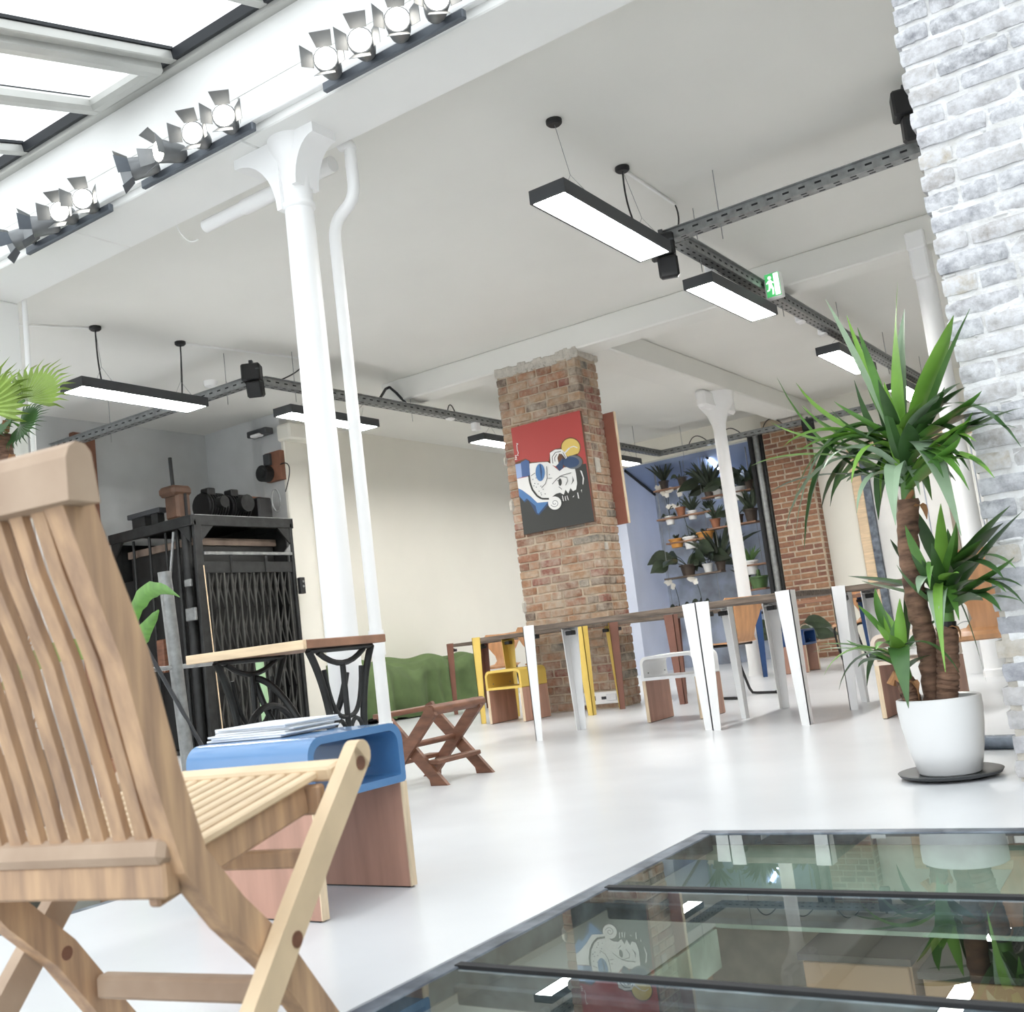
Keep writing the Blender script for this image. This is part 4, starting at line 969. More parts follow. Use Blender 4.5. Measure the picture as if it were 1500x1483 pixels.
put('gauge', MB().cyl((-8.36, 8.05, 2.79), (-8.36, 7.93, 2.79), .09, 18).cyl((-8.36, 7.95, 2.79), (-8.36, 7.92, 2.79), .06, 14), DARKSTEEL, eb, True)
put('cable', MB().tube(bez((-8.17, 8.03, 2.86), (-7.95, 8.05, 2.9), (-8.16, 8.06, 2.56), 10), .006, 6), BLACKP, eb, True)
sb = thing('switch_box', 'small black switch box on the gate post of the lift cage', 'switch', (-8.0, 7.99, 1.53))
put('case', MB().box((-7.99, 7.995, 1.53), (.05, .07, .17), bev=.006), BLACKP, sb)
put('button', MB().cyl((-7.965, 7.995, 1.57), (-7.955, 7.995, 1.57), .012, 8).cyl((-7.965, 7.995, 1.52), (-7.955, 7.995, 1.52), .012, 8), GALV, sb)
em = thing('emergency_lamp', 'dark slanted lamp bracket on the wall above the control box', 'lamp', (-8.4, 8.0, 3.2))
put('body', MB().box((-8.4, 8.0, 3.25), (.3, .12, .07), bev=.01), ANTH, em); put('cover', MB().box((-8.4, 7.95, 3.215), (.14, .08, .03), bev=.01), WHITEPAINT, em)
put('arm', MB().box((-8.4, 8.07, 3.28), (.06, .08, .06)), ANTH, em)

# scaffold-like stand in front of the cage
st = thing('steel_stand', 'grey tubular steel stand with a diagonal brace before the lift cage', 'stand', (-6.0, 4.75, 0))
put('post', MB().cyl((-6.0, 4.8, 0), (-6.0, 4.72, 1.42), .045, 12), GALV, st, True)
put('cross_tube', MB().cyl((-6.0, 4.3, .765), (-6.0, 5.25, .77), .016, 8), GALV, st, True)
put('brace', MB().cyl((-5.96, 4.42, 1.05), (-5.96, 5.0, .02), .014, 8), ANTH, st, True)
put('foot', MB().box((-6.0, 4.8, .012), (.16, .16, .024), bev=.003), GALV, st)

# ------------------------------------------------------------------ painting on the red pillar
PX0, PX1, PZ0, PZ1, PY = -5.305, -4.553, 1.637, 2.645, 8.2
src = np.array([(80, 268), (830, 90), (968, 1300), (195, 1435)], float); dst = np.array([(0, 1), (1, 1), (1, 0), (0, 0)], float)
A_ = []; B_ = []
for (x, y), (u, v) in zip(src, dst):
    A_ += [[x, y, 1, 0, 0, 0, -u*x, -u*y], [0, 0, 0, x, y, 1, -v*x, -v*y]]; B_ += [u, v]
H8 = np.append(np.linalg.solve(np.array(A_), np.array(B_)), 1).reshape(3, 3)
def cv(x, y):
    q = H8@np.array((x, y, 1.)); return (min(max(q[0]/q[2], 0), 1)*(PX1-PX0), min(max(q[1]/q[2], 0), 1)*(PZ1-PZ0))
pt = thing('painting', 'large red, black and white comic style canvas of a face turned sideways', 'painting', (PX0, PY, PZ0))
ART = {k: mat('paint_'+k, srgb(*c), .6, var=.01) for k, c in dict(red=(168, 62, 57), black=(48, 49, 46), white=(222, 221, 218), blue=(72, 116, 166), mid=(66, 94, 142), pale=(146, 166, 206), navy=(42, 66, 100), yellow=(212, 184, 98), grey=(96, 100, 106), brown=(98, 62, 36)).items()}
put('canvas', MB().lo((PX0, PY, PZ0), (PX1, 8.236, PZ1), bev=.003), ART['brown'], pt)
_lay = [0]
def paint(name, polys, c):
    _lay[0] += 1; m = MB(); y = PY-.0004*_lay[0]
    for p in polys: m.prism([cv(*q) for q in p], (PX0, y, PZ0), (1, 0, 0), (0, 0, 1), (0, -.0003, 0))
    put(name, m, ART[c], pt)
def disc(cx, cy, rx, ry=None, n=26, a0=0, a1=360): return [(cx+rx*math.cos(math.radians(a0+(a1-a0)*k/n)), cy+(ry or rx)*math.sin(math.radians(a0+(a1-a0)*k/n))) for k in range(n+(a1-a0 < 360))]
def stroke(pts, w=8):
    out = []
    for (x0, y0), (x1, y1) in zip(pts, pts[1:]):
        L = math.hypot(x1-x0, y1-y0) or 1; nx, ny = -(y1-y0)/L*w/2, (x1-x0)/L*w/2
        out.append([(x0+nx, y0+ny), (x1+nx, y1+ny), (x1-nx, y1-ny), (x0-nx, y0-ny)])
    return out
paint('red_ground', [[(80, 268), (830, 90), (968, 1300), (195, 1435)]], 'red')
paint('outline', [disc(725, 490, 110), [(485, 640), (500, 530), (560, 500), (630, 490), (690, 560), (700, 620), (520, 680)], [(120, 640), (230, 600), (270, 620), (285, 640), (500, 632), (500, 650), (110, 665)], disc(745, 655, 115, 92)], 'brown')
paint('black_hair', [[(145, 930), (300, 900), (600, 860), (740, 690), (888, 668), (968, 1300), (195, 1435)]], 'black')
paint('yellow_disc', [disc(725, 492, 100, n=24, a0=150, a1=400)+[(690, 590), (640, 540)]], 'yellow')
paint('dark_collar', [[(135, 930), (190, 955), (290, 1040), (350, 1090), (475, 1075), (470, 1110), (365, 1222), (335, 1210), (250, 1050), (210, 1080), (150, 1015)]], 'navy')
paint('blue_collar', [[(135, 925), (190, 945), (300, 1035), (350, 1085), (470, 1075), (360, 1205), (345, 1195), (330, 1120), (235, 1035), (205, 1065), (150, 1010)]], 'blue')
paint('white_skin', [[(128, 822), (268, 795), (275, 655), (380, 645), (470, 642), (500, 660), (600, 745), (650, 705), (762, 698), (778, 780), (788, 880), (775, 950), (740, 965), (715, 930), (690, 990), (660, 948), (640, 1002), (600, 980), (560, 990), (540, 1002), (500, 1035), (480, 1075), (350, 1086), (280, 1015), (190, 945), (135, 925)]], 'white')
paint('sleeve_mid', [[(180, 640), (235, 612), (270, 630), (278, 790), (190, 802)]], 'mid')
paint('sleeve_pale', [[(105, 665), (180, 650), (190, 802), (124, 820)]], 'pale')
paint('hat_grey', [disc(750, 650, 98, 75)], 'grey')
paint('hat_navy', [disc(725, 650, 92, 58), [(560, 690), (640, 600), (640, 710), (600, 745)]], 'navy')
paint('hand', [[(500, 545), (555, 510), (625, 507), (665, 545), (685, 600), (672, 612), (630, 560), (600, 555), (580, 600), (592, 660), (560, 692), (505, 670)]], 'white')
paint('finger_lines', stroke([(530, 660), (525, 590), (560, 540), (620, 530)], 7)+stroke([(555, 640), (550, 600), (575, 560)], 7)+stroke([(640, 540), (672, 600)], 6)+stroke([(625, 560), (655, 605)], 6), 'black')
paint('cigarette', stroke([(660, 550), (715, 495)], 16)+stroke([(720, 490), (760, 478), (800, 495)], 10), 'white')
paint('jaw_line', stroke([(268, 785), (275, 860), (300, 940), (350, 1010), (400, 1042), (480, 1045)], 20), 'black')
paint('blue_lips', [disc(390, 755, 50, 95)], 'blue')
paint('lip_line', [[(385, 665), (400, 665), (412, 750), (403, 850), (392, 760)]], 'navy')
paint('features', stroke([(520, 885), (570, 830), (620, 795), (730, 765)], 6)+stroke([(600, 800), (680, 815), (690, 850), (665, 900)], 6)+stroke([(400, 925), (445, 880), (465, 820), (462, 690)], 6)+stroke([(290, 790), (335, 760)], 6)+[disc(605, 865, 18, 40), [(740, 800), (757, 850), (725, 898), (742, 850)]]+stroke([(575, 850), (590, 850)], 6)+stroke([(590, 915), (625, 945)], 6)+stroke([(475, 820), (520, 820)], 5), 'black')
paint('freckles', [disc(x, y, 6, n=8) for x, y in ((310, 830), (345, 815), (330, 875), (365, 880), (395, 905), (345, 915), (395, 980), (400, 1000), (440, 990), (490, 780), (375, 960), (320, 900), (420, 940))], 'grey')
paint('pearl', [disc(543, 1093, 72)], 'white')
paint('pearl_spiral', stroke([(543+r*math.cos(a), 1093+r*math.sin(a)) for r, a in [(8+2.1*k, .5*k) for k in range(19)]], 6), 'grey')
paint('hair_shine', [[(825, 738), (845, 750), (868, 830), (858, 900), (850, 890), (855, 820)], [(790, 985), (800, 980), (812, 1050), (800, 1045)], [(625, 1015), (633, 1015), (645, 1075), (634, 1070)], [(655, 1020), (662, 1020), (670, 1070), (660, 1068)], [(675, 1015), (683, 1015), (698, 1065), (690, 1065)], [(738, 1030), (760, 1012), (750, 1032)], [(832, 955), (842, 950), (840, 985)]], 'white')
paint('signature', stroke([(140, 435), (160, 440), (145, 450), (148, 500), (160, 540), (150, 560), (158, 570)], 7)+stroke([(120, 570), (140, 562), (125, 590), (142, 585), (122, 612), (145, 608)], 6), 'white')
bb = thing('canvas_back', 'brown edged panel hung on the far side of the red brick pillar', 'panel', (-4.5, 8.67, 1.62))
put('panel', MB().lo((-5.2, 8.645, 1.62), (-4.455, 8.68, 2.665), bev=.003), mat('rust_brown_canvas', srgb(146, 92, 76), .7, var=.05), bb)
put('pale_edge', MB().lo((-4.456, 8.645, 1.62), (-4.448, 8.68, 2.665)), PLYEDGE, bb)
so = thing('socket_strip', 'white wall socket strip at the foot of the red brick pillar', 'socket', (-4.75, 8.22, .05))
put('trunking', MB().lo((-4.99, 8.21, .045), (-4.53, 8.245, .15), bev=.006), WHITEPAINT, so)
for x in (-4.9, -4.62): put('socket_face', MB().lo((x-.05, 8.2, .07), (x+.05, 8.212, .13), bev=.004), PAPER, so)
put('recess_slot', MB().lo((-4.85, 8.207, .08), (-4.78, 8.212, .12)).lo((-4.72, 8.207, .085), (-4.67, 8.212, .11)), ANTH, so)
bk = thing('bucket', 'white plastic bucket on the floor behind the yucca', 'bucket', (-1.78, 8.9, 0))
put('pail', MB().lathe([(.0, 0), (.105, 0), (.135, .3), (.145, .3), (.145, .32), (.13, .32), (.1, .02), (0, .02)], (-1.78, 8.9, 0), 26), WHIMET, bk, True)
put('wire_handle', MB().tube(bez((-1.92, 8.9, .3), (-1.78, 8.85, .5), (-1.64, 8.9, .3), 12), .004, 6), GALV, bk)
ho = thing('floor_conduit', 'dark grey conduit lying on the floor behind the yucca pot', 'conduit', (-.9, 4.65, .03))
put('tube', MB().tube([(-1.05, 4.56, .028), (-.9, 4.53, .028), (-.3, 4.4, .028)], .028, 12), STEELBLUE, ho, True)

# ------------------------------------------------------------------ the yucca
YB_ = (-.915, 3.9)
yu = thing('yucca', 'tall yucca with three leafy crowns in a white pot', 'plant', (*YB_, 0))
c = (*YB_, 0)
put('saucer', MB().lathe([(0, 0.002), (.12, .002), (.165, .012), (.172, .022), (.165, .024), (.12, .014), (0, .014)], c, 40), SAUCER, yu, True)
put('pot', MB().lathe([(0, .014), (.095, .014), (.103, .02), (.122, .1), (.135, .18), (.14, .235), (.139, .27), (.134, .273), (.128, .268), (.13, .23), (0, .225)], c, 48), POTWHITE, yu, True)
put('soil', MB().lathe([(0, .245), (.06, .25), (.128, .242)], c, 24), SOIL, yu, True)
def trunk(pts, r, ex=()):
    P = [Vector(p) for p in pts]; n = 14; Q = []; R_ = []
    for i in range(n*3+1):
        t = i/(n*3)*(len(P)-1); k = min(int(t), len(P)-2); f = t-k
        Q.append(P[k].lerp(P[k+1], f)+Vector((random.uniform(-1, 1), random.uniform(-1, 1), 0))*.0015)
        R_.append(r*(1+.06*math.sin(i*1.9)+random.uniform(-.05, .05)))
    return put('trunk', MB().tube(Q, R_, 12), TRUNK, yu, True)
trunk([(-.935, 3.92, .24), (-.925, 3.92, .42), (-.935, 3.91, .62), (-.925, 3.9, .82), (-.9, 3.9, .965)], .036)
t2 = trunk([(-.885, 3.88, .24), (-.862, 3.88, .36), (-.84, 3.88, .51)], .036)
put('husk', MB().cyl((-.84, 3.88, .5), (-.838, 3.88, .525), .03, 12), BLACKP, t2)
t3 = trunk([(-.99, 3.87, .24), (-1.0, 3.87, .3), (-1.005, 3.87, .335)], .031)
put('cut_branch', MB().tube([(-1.0, 3.86, .33), (-1.035, 3.85, .36), (-1.05, 3.85, .33)], .018, 8), HUSK, t3, True)
for p, q in (((-.9, 3.88, .95), (-.87, 3.86, .99)), ((-.83, 3.86, .5), (-.8, 3.86, .46)), ((-.98, 3.85, .33), (-.965, 3.84, .27)), ((-.87, 3.87, .93), (-.84, 3.85, .88))):
    put('husk', MB().blade(bez(p, (q[0], q[1], p[2]+.02), q, 4), [.012, .016, .016, .012, .004], .4), HUSK, yu)
for p, q in (((-.9, 3.9, .95), (-.885, 3.9, 1.16)), ((-.838, 3.88, .5), (-.825, 3.88, .66)), ((-1.0, 3.865, .32), (-1.01, 3.86, .44))):
    put('stem', MB().tube([p, ((p[0]+q[0])/2, p[1], (p[2]+q[2])/2), q], [.024, .022, .012], 10), YLEAF, yu, True)
def yleaf(base, tip, w, m, droop=.0, n=8):
    base, tip = Vector(base), Vector(tip); L = (tip-base).length
    if droop:
        d = Vector((tip.x-base.x, tip.y-base.y, 0)); c1 = base+d*.3+Vector((0, 0, droop)); c2 = base+d*.8+Vector((0, 0, droop*.85+(tip.z-base.z)*.35))
        P = bez(base, c1, c2, n+2, tip)
    else:
        s = Vector((random.uniform(-.03, .03), random.uniform(-.03, .03), random.uniform(0, .02)+.05*L))
        P = bez(base, (base+tip)/2+s, tip, n)
    k = len(P)-1
    ws = [w*(.45+.55*min(1, (i/k)*2.6))*(1-max(0, (i/k-.45)/.55)**1.7) for i in range(k+1)]; ws[-1] = .0008
    put('leaf', MB().blade(P, ws, random.uniform(.15, .45), side=None), m, yu, True)
def crown(b0, b1, tips, Y0, depth):
    for k, (x, y, w, cc, dr, dy) in enumerate(tips):
        b = Vector(b0).lerp(Vector(b1), random.random())
        tip = ony(x, y, Y0+dy*depth)
        if tip.x > -.74 and tip.y > 3.6: tip = ony(x, y, 3.6-.1*random.random())
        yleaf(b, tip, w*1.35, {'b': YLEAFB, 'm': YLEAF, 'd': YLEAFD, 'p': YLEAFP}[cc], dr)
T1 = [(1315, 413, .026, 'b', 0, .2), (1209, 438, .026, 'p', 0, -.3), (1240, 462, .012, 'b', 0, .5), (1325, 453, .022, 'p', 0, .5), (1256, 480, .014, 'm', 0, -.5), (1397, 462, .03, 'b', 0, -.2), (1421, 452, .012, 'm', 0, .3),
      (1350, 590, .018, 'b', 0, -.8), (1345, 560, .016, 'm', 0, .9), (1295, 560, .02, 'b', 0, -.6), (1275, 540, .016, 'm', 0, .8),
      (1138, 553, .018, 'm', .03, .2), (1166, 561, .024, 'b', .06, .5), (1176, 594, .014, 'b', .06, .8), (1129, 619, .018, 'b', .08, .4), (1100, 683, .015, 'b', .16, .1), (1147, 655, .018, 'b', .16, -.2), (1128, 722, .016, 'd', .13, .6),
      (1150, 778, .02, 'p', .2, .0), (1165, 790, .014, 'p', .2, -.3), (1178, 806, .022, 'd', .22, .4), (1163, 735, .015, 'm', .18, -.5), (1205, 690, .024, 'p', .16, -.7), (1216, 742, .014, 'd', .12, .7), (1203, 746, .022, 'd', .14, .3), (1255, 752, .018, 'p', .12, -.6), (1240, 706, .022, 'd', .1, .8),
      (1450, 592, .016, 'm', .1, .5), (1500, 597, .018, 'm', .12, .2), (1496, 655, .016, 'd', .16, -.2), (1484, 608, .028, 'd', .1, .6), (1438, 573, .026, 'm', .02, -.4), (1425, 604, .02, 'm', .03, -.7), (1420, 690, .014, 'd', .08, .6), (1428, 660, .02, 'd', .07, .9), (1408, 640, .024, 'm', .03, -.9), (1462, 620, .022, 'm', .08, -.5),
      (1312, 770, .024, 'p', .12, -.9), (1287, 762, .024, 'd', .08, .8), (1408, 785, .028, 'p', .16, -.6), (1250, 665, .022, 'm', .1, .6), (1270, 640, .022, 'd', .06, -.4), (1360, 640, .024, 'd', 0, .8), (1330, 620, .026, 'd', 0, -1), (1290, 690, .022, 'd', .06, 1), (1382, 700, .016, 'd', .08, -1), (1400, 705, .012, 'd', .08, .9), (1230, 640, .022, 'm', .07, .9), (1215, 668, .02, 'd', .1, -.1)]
for k in range(34):
    a = random.uniform(-PI, PI); e = random.uniform(110, 185)
    T1.append((1318+e*math.cos(a)*.95, 655+e*math.sin(a)*.62-12, random.uniform(.013, .021), random.choice('mmddbp'), random.uniform(.03, .12), random.uniform(-1, 1)))
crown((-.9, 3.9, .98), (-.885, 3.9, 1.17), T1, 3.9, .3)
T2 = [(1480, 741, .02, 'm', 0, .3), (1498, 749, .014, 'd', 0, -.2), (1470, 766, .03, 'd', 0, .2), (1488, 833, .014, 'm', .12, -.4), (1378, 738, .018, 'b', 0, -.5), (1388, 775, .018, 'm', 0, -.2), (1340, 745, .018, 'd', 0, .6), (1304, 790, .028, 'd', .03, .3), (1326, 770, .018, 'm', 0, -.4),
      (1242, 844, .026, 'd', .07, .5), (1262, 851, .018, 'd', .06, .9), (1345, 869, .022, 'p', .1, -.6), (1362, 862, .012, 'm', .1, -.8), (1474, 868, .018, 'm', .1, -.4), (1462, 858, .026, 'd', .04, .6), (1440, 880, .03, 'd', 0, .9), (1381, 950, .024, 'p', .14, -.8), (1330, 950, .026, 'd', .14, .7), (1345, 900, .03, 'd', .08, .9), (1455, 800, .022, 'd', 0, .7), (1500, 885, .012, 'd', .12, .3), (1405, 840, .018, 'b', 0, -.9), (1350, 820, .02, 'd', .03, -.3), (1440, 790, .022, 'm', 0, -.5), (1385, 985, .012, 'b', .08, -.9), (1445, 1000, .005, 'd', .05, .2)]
for k in range(12):
    a = random.uniform(-PI, PI); e = random.uniform(60, 105)
    T2.append((1405+e*math.cos(a), 845+e*math.sin(a)*.8, random.uniform(.013, .02), random.choice('mdd'), random.uniform(.0, .08), random.uniform(-1, 1)))
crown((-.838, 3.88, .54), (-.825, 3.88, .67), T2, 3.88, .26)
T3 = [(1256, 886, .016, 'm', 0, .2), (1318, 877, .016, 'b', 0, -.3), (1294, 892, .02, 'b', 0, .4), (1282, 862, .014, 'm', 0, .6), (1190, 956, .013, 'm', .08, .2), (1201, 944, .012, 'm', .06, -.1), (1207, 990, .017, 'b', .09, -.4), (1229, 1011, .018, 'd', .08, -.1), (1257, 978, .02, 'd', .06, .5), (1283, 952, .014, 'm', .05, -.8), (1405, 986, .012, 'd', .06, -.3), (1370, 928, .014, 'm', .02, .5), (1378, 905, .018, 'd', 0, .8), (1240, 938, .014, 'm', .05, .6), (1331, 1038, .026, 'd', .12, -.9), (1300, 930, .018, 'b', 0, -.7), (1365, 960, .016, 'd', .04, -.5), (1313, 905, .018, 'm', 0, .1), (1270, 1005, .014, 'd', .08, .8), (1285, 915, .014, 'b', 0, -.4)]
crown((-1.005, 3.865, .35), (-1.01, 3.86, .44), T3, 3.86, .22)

# ------------------------------------------------------------------ fan palm by the left pier
fpx = thing('fan_palm', 'fan palm with a shaggy trunk by the white pier', 'plant', (-5.44, 3.28, 0))
bx, by = -5.44, 3.28
put('pot', MB().lathe([(0, 0), (.16, 0), (.2, .36), (.21, .38), (.18, .38), (.17, .3), (0, .3)], (bx, by, 0), 24), ANTH, fpx, True)
Q = [(bx+.02*math.sin(k), by+.02*math.cos(k*1.3), .3+k*.106) for k in range(18)]
tk = put('trunk', MB().tube(Q, [.06*(1+.25*(k % 2)) for k in range(18)], 12), TRUNK, fpx, True)
hk = MB()
for k in range(60):
    a = random.uniform(0, 2*PI); z = random.uniform(.4, 2.12); p = Vector((bx+.055*math.cos(a), by+.055*math.sin(a), z))
    hk.blade([p, p+Vector((.035*math.cos(a), .035*math.sin(a), .06)), p+Vector((.06*math.cos(a), .06*math.sin(a), .05))], [.022, .018, .002], .3)
put('leaf_stubs', hk, HUSK, tk)['kind'] = 'stuff'
def fan(c, up, nrm, R, span=230, n=24, m=PALML):
    c, up, nrm = Vector(c), Vector(up).normalized(), Vector(nrm).normalized(); nrm = (nrm-up*nrm.dot(up)).normalized(); sd = up.cross(nrm)
    b = MB()
    for k in range(n):
        a0 = math.radians(-span/2+span*k/n); a1 = math.radians(-span/2+span*(k+1)/n); am = (a0+a1)/2
        D = lambda a, r, h=0: c+(up*math.cos(a)+sd*math.sin(a))*r+nrm*h
        r1 = R*.6; r2 = R*random.uniform(.92, 1.08)*(1-.18*abs(am)/2)
        tip = D(am, r2, -.04*R+random.uniform(-.08, .02)*R)
        v = [D(am, .02*R), D(a0, r1, .0), D(am, r1, .035*R), D(a1, r1, 0), D(am-.3*(am-a0), r1*1.25, .02*R), D(am+.3*(a1-am), r1*1.25, .02*R), tip]
        b.add(v, [(0, 1, 2), (0, 2, 3), (1, 4, 2), (2, 5, 3), (4, 6, 2), (2, 6, 5)])
    put('frond', b, m, fpx)
top = Vector((bx, by, 2.16))
for (dx, dy, dz, up, nrm, R, mm) in ((-.03, -.1, .1, (.12, -.1, 1), (.5, -1, .1), .34, PALML), (-.3, .05, .16, (-.7, .1, .8), (.6, -1, .3), .36, PALML), (.06, .06, .0, (1, .1, -.1), (.2, -1, .6), .2, YLEAFD), (-.1, .2, .2, (-.2, .5, 1), (.4, -1, .3), .34, PALML), (-.3, -.2, .0, (-1, -.3, .1), (.3, -1, .5), .36, YLEAF), (.02, -.06, -.03, (.6, -.4, -.6), (.3, -1, .4), .17, YLEAFD)):
    c_ = top+Vector((dx, dy, dz))
    put('leaf_stalk', MB().tube([top+Vector((0, 0, -.08)), top.lerp(c_, .5)+Vector((0, 0, .03)), c_], .009, 6), YLEAF, fpx)
    fan(c_, up, nrm, R, m=mm)

# ------------------------------------------------------------------ banana plant behind the chair
bn = thing('banana_plant', 'young banana plant with broad bright green leaves behind the folding chair', 'plant', (-4.55, 3.3, 0))
put('pot', MB().lathe([(0, 0), (.13, 0), (.17, .3), (.175, .32), (.15, .32), (.14, .26), (0, .26)], (-4.55, 3.3, 0), 24), TERRA, bn, True)
put('stem', MB().tube([(-4.55, 3.3, .24), (-4.54, 3.3, .5), (-4.5, 3.28, .85)], [.045, .035, .02], 10), BANANA, bn, True)
def bleaf(P, w, side):
    k = len(P)-1; ws = [w*math.sin(PI*min(.97, .08+.92*i/k))**.7*(1+.1*math.sin(i*2.3)) for i in range(k+1)]; ws[-1] = .003
    put('leaf', MB().blade(P, ws, .35, side), BANANA, bn, True)
S_ = (.25, -.45, .85)
bleaf(bez((-4.5, 3.28, .85), (-4.15, 3.1, 1.19), (-3.70, 2.98, 1.0), 14), .04, S_)
bleaf(bez((-4.5, 3.28, .8), (-4.2, 3.1, .84), (-3.87, 3.0, .965), 10), .042, S_)
bleaf(bez((-4.5, 3.28, .85), (-4.7, 3.4, 1.2), (-5.0, 3.5, 1.0), 10), .06, S_)
bleaf(bez((-4.5, 3.28, .8), (-4.8, 3.1, 1.0), (-5.0, 2.9, .7), 10), .06, S_)
rm = thing('foam_mat', 'pale green mat strip standing upright behind the treadle table', 'mat', (-4.0, 3.75, 0))
put('sheet', MB().tube([(-4.03, 3.72, .02), (-4.04, 3.72, .4), (-4.06, 3.72, .76)], [.022, .024, .02], 12), mat('pale_green_foam', srgb(168, 200, 156), .7, var=.04), rm, True)
put('end_cap', MB().cyl((-4.06, 3.72, .755), (-4.06, 3.72, .765), .018, 12), WHITEPAINT, rm)

# ------------------------------------------------------------------ hanging plant rack in the back opening
RYY = 14.58
SHELFW = mat('reddish_shelf_wood', srgb(150, 114, 92), .7, var=.15)
rk = thing('plant_rack', 'hanging rack of thin wooden shelves full of potted plants in the back opening', 'rack', (-6.2, RYY, 1.0))
SH = {}
for nm, a, b in (('s1', (961, 722), (1008, 711)), ('s2', (1031, 731), (1103, 717)), ('s3', (966, 762), (1045, 750)), ('s4', (1039, 776), (1111, 764)), ('s5', (980, 799), (1040, 786)), ('s6', (1080, 830), (1130, 826)), ('s7', (977, 848), (1060, 838)), ('s8', (1088, 866), (1126, 862)), ('s9', (985, 905), (1060, 893))):
    p, q = ony(*a, RYY), ony(*b, RYY); z = (p.z+q.z)/2; SH[nm] = (p.x, q.x, z)
    put('plank', MB().lo((p.x, RYY-.1, z-.012), (q.x, RYY+.1, z+.012), bev=.002), SHELFW if nm not in ('s7',) else OLDWOOD, rk)
    for x in (p.x+.03, q.x-.03):
        put('hanging_wire', MB().cyl((x, RYY, z), (x, RYY, 3.1), .004, 5), GALV, rk)
def tuft(c, n, L, w, m, lean=.6, par=None, up=1.):
    b = MB(); c = Vector(c)
    for k in range(n):
        a = random.uniform(0, 2*PI); e = random.uniform(.25, lean); l = L*random.uniform(.7, 1.1)
        d = Vector((math.cos(a)*e, math.sin(a)*e, up)).normalized()
        t = c+d*l+Vector((math.cos(a), math.sin(a), 0))*l*.2*e; t.z -= .25*l*e
        P = bez(c, c+d*l*.6, t, 5); b.blade(P, [w*.5, w, w, w*.8, w*.5, .002], .3, (P[5]-P[0]).cross(Vector((random.uniform(-.4, .4), 1, .1))))
    return put('leaves', b, m, par)
def broad(c, n, L, w, m, par):
    b = MB(); c = Vector(c)
    for k in range(n):
        a = 2*PI*k/n+random.uniform(-.4, .4); d = Vector((math.cos(a), math.sin(a)*.6, random.uniform(.1, .8))); l = L*random.uniform(.75, 1.1)
        s = c+d.normalized()*l*.5; t = s+Vector((d.x, d.y, -.25)).normalized()*l*.55
        b.tube([c, c.lerp(s, .6)+Vector((0, 0, .02)), s], .006, 4, False)
        b.blade(bez(s, s.lerp(t, .5)+Vector((0, 0, .05)), t, 6), [.01, w*.8, w, w*.95, w*.7, w*.35, .003], .2, (t-s).cross(Vector((random.uniform(-.5, .5), 1, random.uniform(-.2, .5)))))
    return put('leaves', b, m, par)
def orchid(c, H, dx, par, nfl=7):
    c = Vector(c); P = bez(c, c+Vector((dx*.1, 0, H*1.1)), c+Vector((dx, -.03, H*.92)), 10)
    put('flower_stem', MB().tube(P, .005, 5), DKLEAF, par); b = MB()
    for k in range(nfl):
        p = P[10-k] if k < 6 else P[5]
        o = p+Vector((random.uniform(-.02, .02), -.02, random.uniform(-.03, .02)))
        for j in range(5):
            a = 2*PI*j/5+random.random(); q = o+Vector((math.cos(a)*.042, -.01, math.sin(a)*.042)); s = Vector((-math.sin(a), 0, math.cos(a)))
            b.add([o, o.lerp(q, .5)+s*.022, q, o.lerp(q, .5)-s*.022], [(0, 1, 2, 3)])
    put('flowers', b, PETAL, par)
def potted(label, shelf, f, pm, kind, r=.075, h=.13, hang=.0, grp='potted plants on the hanging rack', z=None, **k):
    x0, x1, zs = SH[shelf]; x = x0+(x1-x0)*f; zz = (zs+.012-hang) if z is None else z
    t = thing('potted_plant', label, 'plant', (x, RYY, zz), group=grp)
    put('pot', MB().lathe([(0, 0), (r*.72, 0), (r*.95, h*.85), (r*1.1, h*.86), (r*1.1, h), (r*.9, h), (r*.85, h*.8), (0, h*.8)], (x, RYY, zz), 16), pm, t, True)
    c = (x, RYY, zz+h*.85)
    if kind == 'tuft': tuft(c, 26, k.get('L', .34), k.get('w', .016), k.get('m', DKLEAF), k.get('lean', .7), t)
    if kind == 'broad': broad(c, k.get('n', 9), k.get('L', .42), k.get('w', .07), k.get('m', DKLEAF), t)
    if kind == 'orchid':
        broad(c, 5, .16, .03, DKLEAF, t); orchid(c, k.get('H', .42), k.get('dx', -.12), t)
        if k.get('two'): orchid(c, k.get('H', .42)*.9, -k.get('dx', -.12), t)
    if kind == 'cactus': put('leaves', MB().tube([c, (c[0], c[1], c[2]+.12)], [.04, .03], 10), MIDLEAF, t)
    return t
potted('spiky dark plant in a dark pot, first on the topmost left shelf', 's1', .28, DKPOT, 'tuft', L=.36)
potted('white orchid in a brown pot at the right end of the topmost left shelf', 's1', .85, DKPOT, 'orchid', H=.5, dx=-.02)
potted('bushy dark plant on the second left shelf of the rack', 's3', .62, WHIMET, 'tuft', L=.3, hang=.08)
potted('white orchid with heavy sprays at the left of the second left shelf', 's3', .2, WHIMET, 'orchid', H=.5, dx=-.12, two=1, hang=.1)
potted('small orchid in a terracotta pot on the second left shelf', 's3', .42, TERRA, 'orchid', H=.3, dx=.1)
potted('dark fern like plant over the middle of the upper right shelf', 's2', .12, DKPOT, 'tuft', L=.5, w=.03, z=SH['s2'][2]+.012)
potted('broad leaved dark plant left of the slim column on the upper right shelf', 's2', .3, WHIMET, 'broad', L=.62, w=.08, hang=.05)
potted('trailing dark plant in a white pot on the upper right shelf', 's2', .72, WHIMET, 'broad', r=.11, h=.19, hang=.13, n=12, L=.5, w=.075)
potted('dark climbing plant at the right end of the upper right shelf', 's2', .95, DKPOT, 'tuft', L=.3, w=.03)
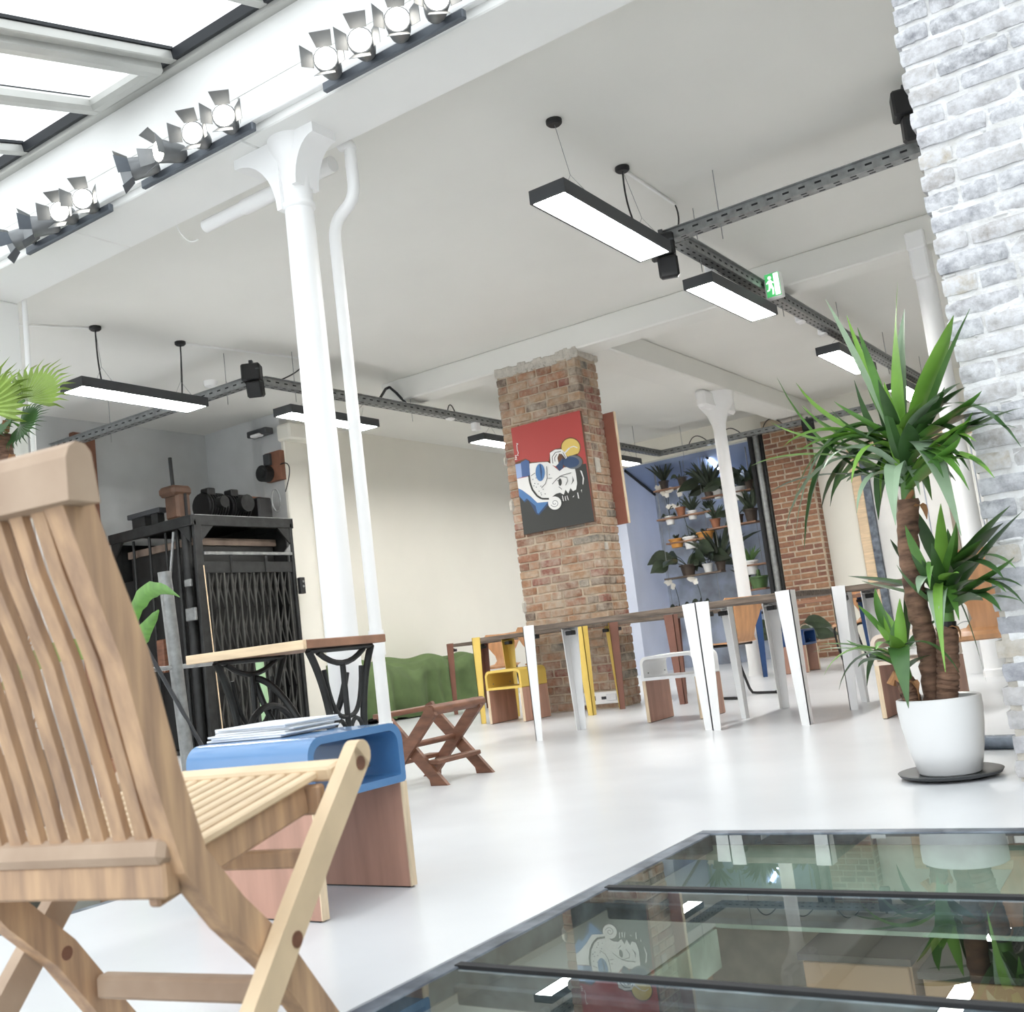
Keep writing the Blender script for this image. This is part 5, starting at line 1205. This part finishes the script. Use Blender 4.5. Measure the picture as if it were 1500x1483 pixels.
potted('grey blue glass jar of cuttings right end of the second left shelf', 's3', .92, GLASSPOT, 'tuft', L=.18, hang=.1)
potted('drooping plant in a grey pot on the third right shelf', 's4', .88, DKPOT, 'tuft', L=.42, w=.03, m=DKLEAF, r=.1, h=.18)
potted('plant in a clay pot in the middle of the third right shelf', 's4', .62, DKPOT, 'broad', L=.3, w=.06)
potted('small clay pot plant at the left end of the third right shelf', 's4', .15, TERRA, 'tuft', L=.3)
potted('ochre pot with seedlings at the left of the lower left shelf', 's5', .2, YELPOT, 'tuft', r=.11, h=.13, L=.1, hang=.08)
potted('slender orchid in a white pot in the middle of the lower left shelf', 's5', .52, WHIMET, 'orchid', H=.55, dx=-.25, r=.1, h=.18, hang=.13)
potted('ochre pot with seedlings at the right of the lower left shelf', 's5', .9, YELPOT, 'tuft', r=.12, h=.16, L=.1, hang=.08)
potted('large arum like plant with huge dark leaves on the long bottom shelf', 's7', .4, DKPOT, 'broad', n=11, L=.72, w=.11, r=.12, h=.16)
potted('dark bushy plant in the pale trough on the long bottom shelf', 's7', .75, WHIMET, 'broad', n=9, L=.4, w=.1)
potted('long leaved plant hanging behind the slim column on the bottom shelf', 's7', .97, DKPOT, 'tuft', L=.75, w=.03, lean=1.1)
potted('small aloe in a white pot on the short right shelf', 's6', .42, WHIMET, 'tuft', L=.26, m=MIDLEAF, r=.1, h=.2, hang=.14)
potted('green glazed pot on the lowest short shelf', 's8', .68, GREENPOT, 'cactus', r=.14, h=.17)
potted('spiky plant in a clay pot on the lowest short shelf', 's8', .2, TERRA, 'tuft', L=.3)
potted('white orchid at the left of the shelf just above the tables', 's9', .18, TERRA, 'orchid', H=.42, dx=-.14)
potted('white orchid right of its twin on the shelf just above the tables', 's9', .62, TERRA, 'orchid', H=.42, dx=-.14)
tl = thing('tube_lamp', 'thin pale tube lamp on the sloping blue ceiling of the light well', 'lamp', (-6.1, 14.9, 2.95))
put('tube', MB().cyl((-6.1, 14.65, 3.035), (-6.1, 15.3, 2.805), .012, 8), mat('tube_glow', (.9, .92, 1), .4, var=0, emit=(.75, .85, 1, 17.)), tl, True)
put('end_cap', MB().cyl((-6.1, 14.62, 3.05), (-6.1, 14.66, 3.036), .02, 8), ANTH, tl)
fpot = thing('floor_plant', 'big leafy plant in a pale pot on the floor under the plant rack', 'plant', (-4.8, 13.2, 0))
put('pot', MB().lathe([(0, 0), (.16, 0), (.21, .36), (.19, .36), (.18, .3), (0, .3)], (-4.8, 13.2, 0), 20), WHIMET, fpot, True)
broad((-4.8, 13.2, .3), 16, .7, .09, DKLEAF, fpot)
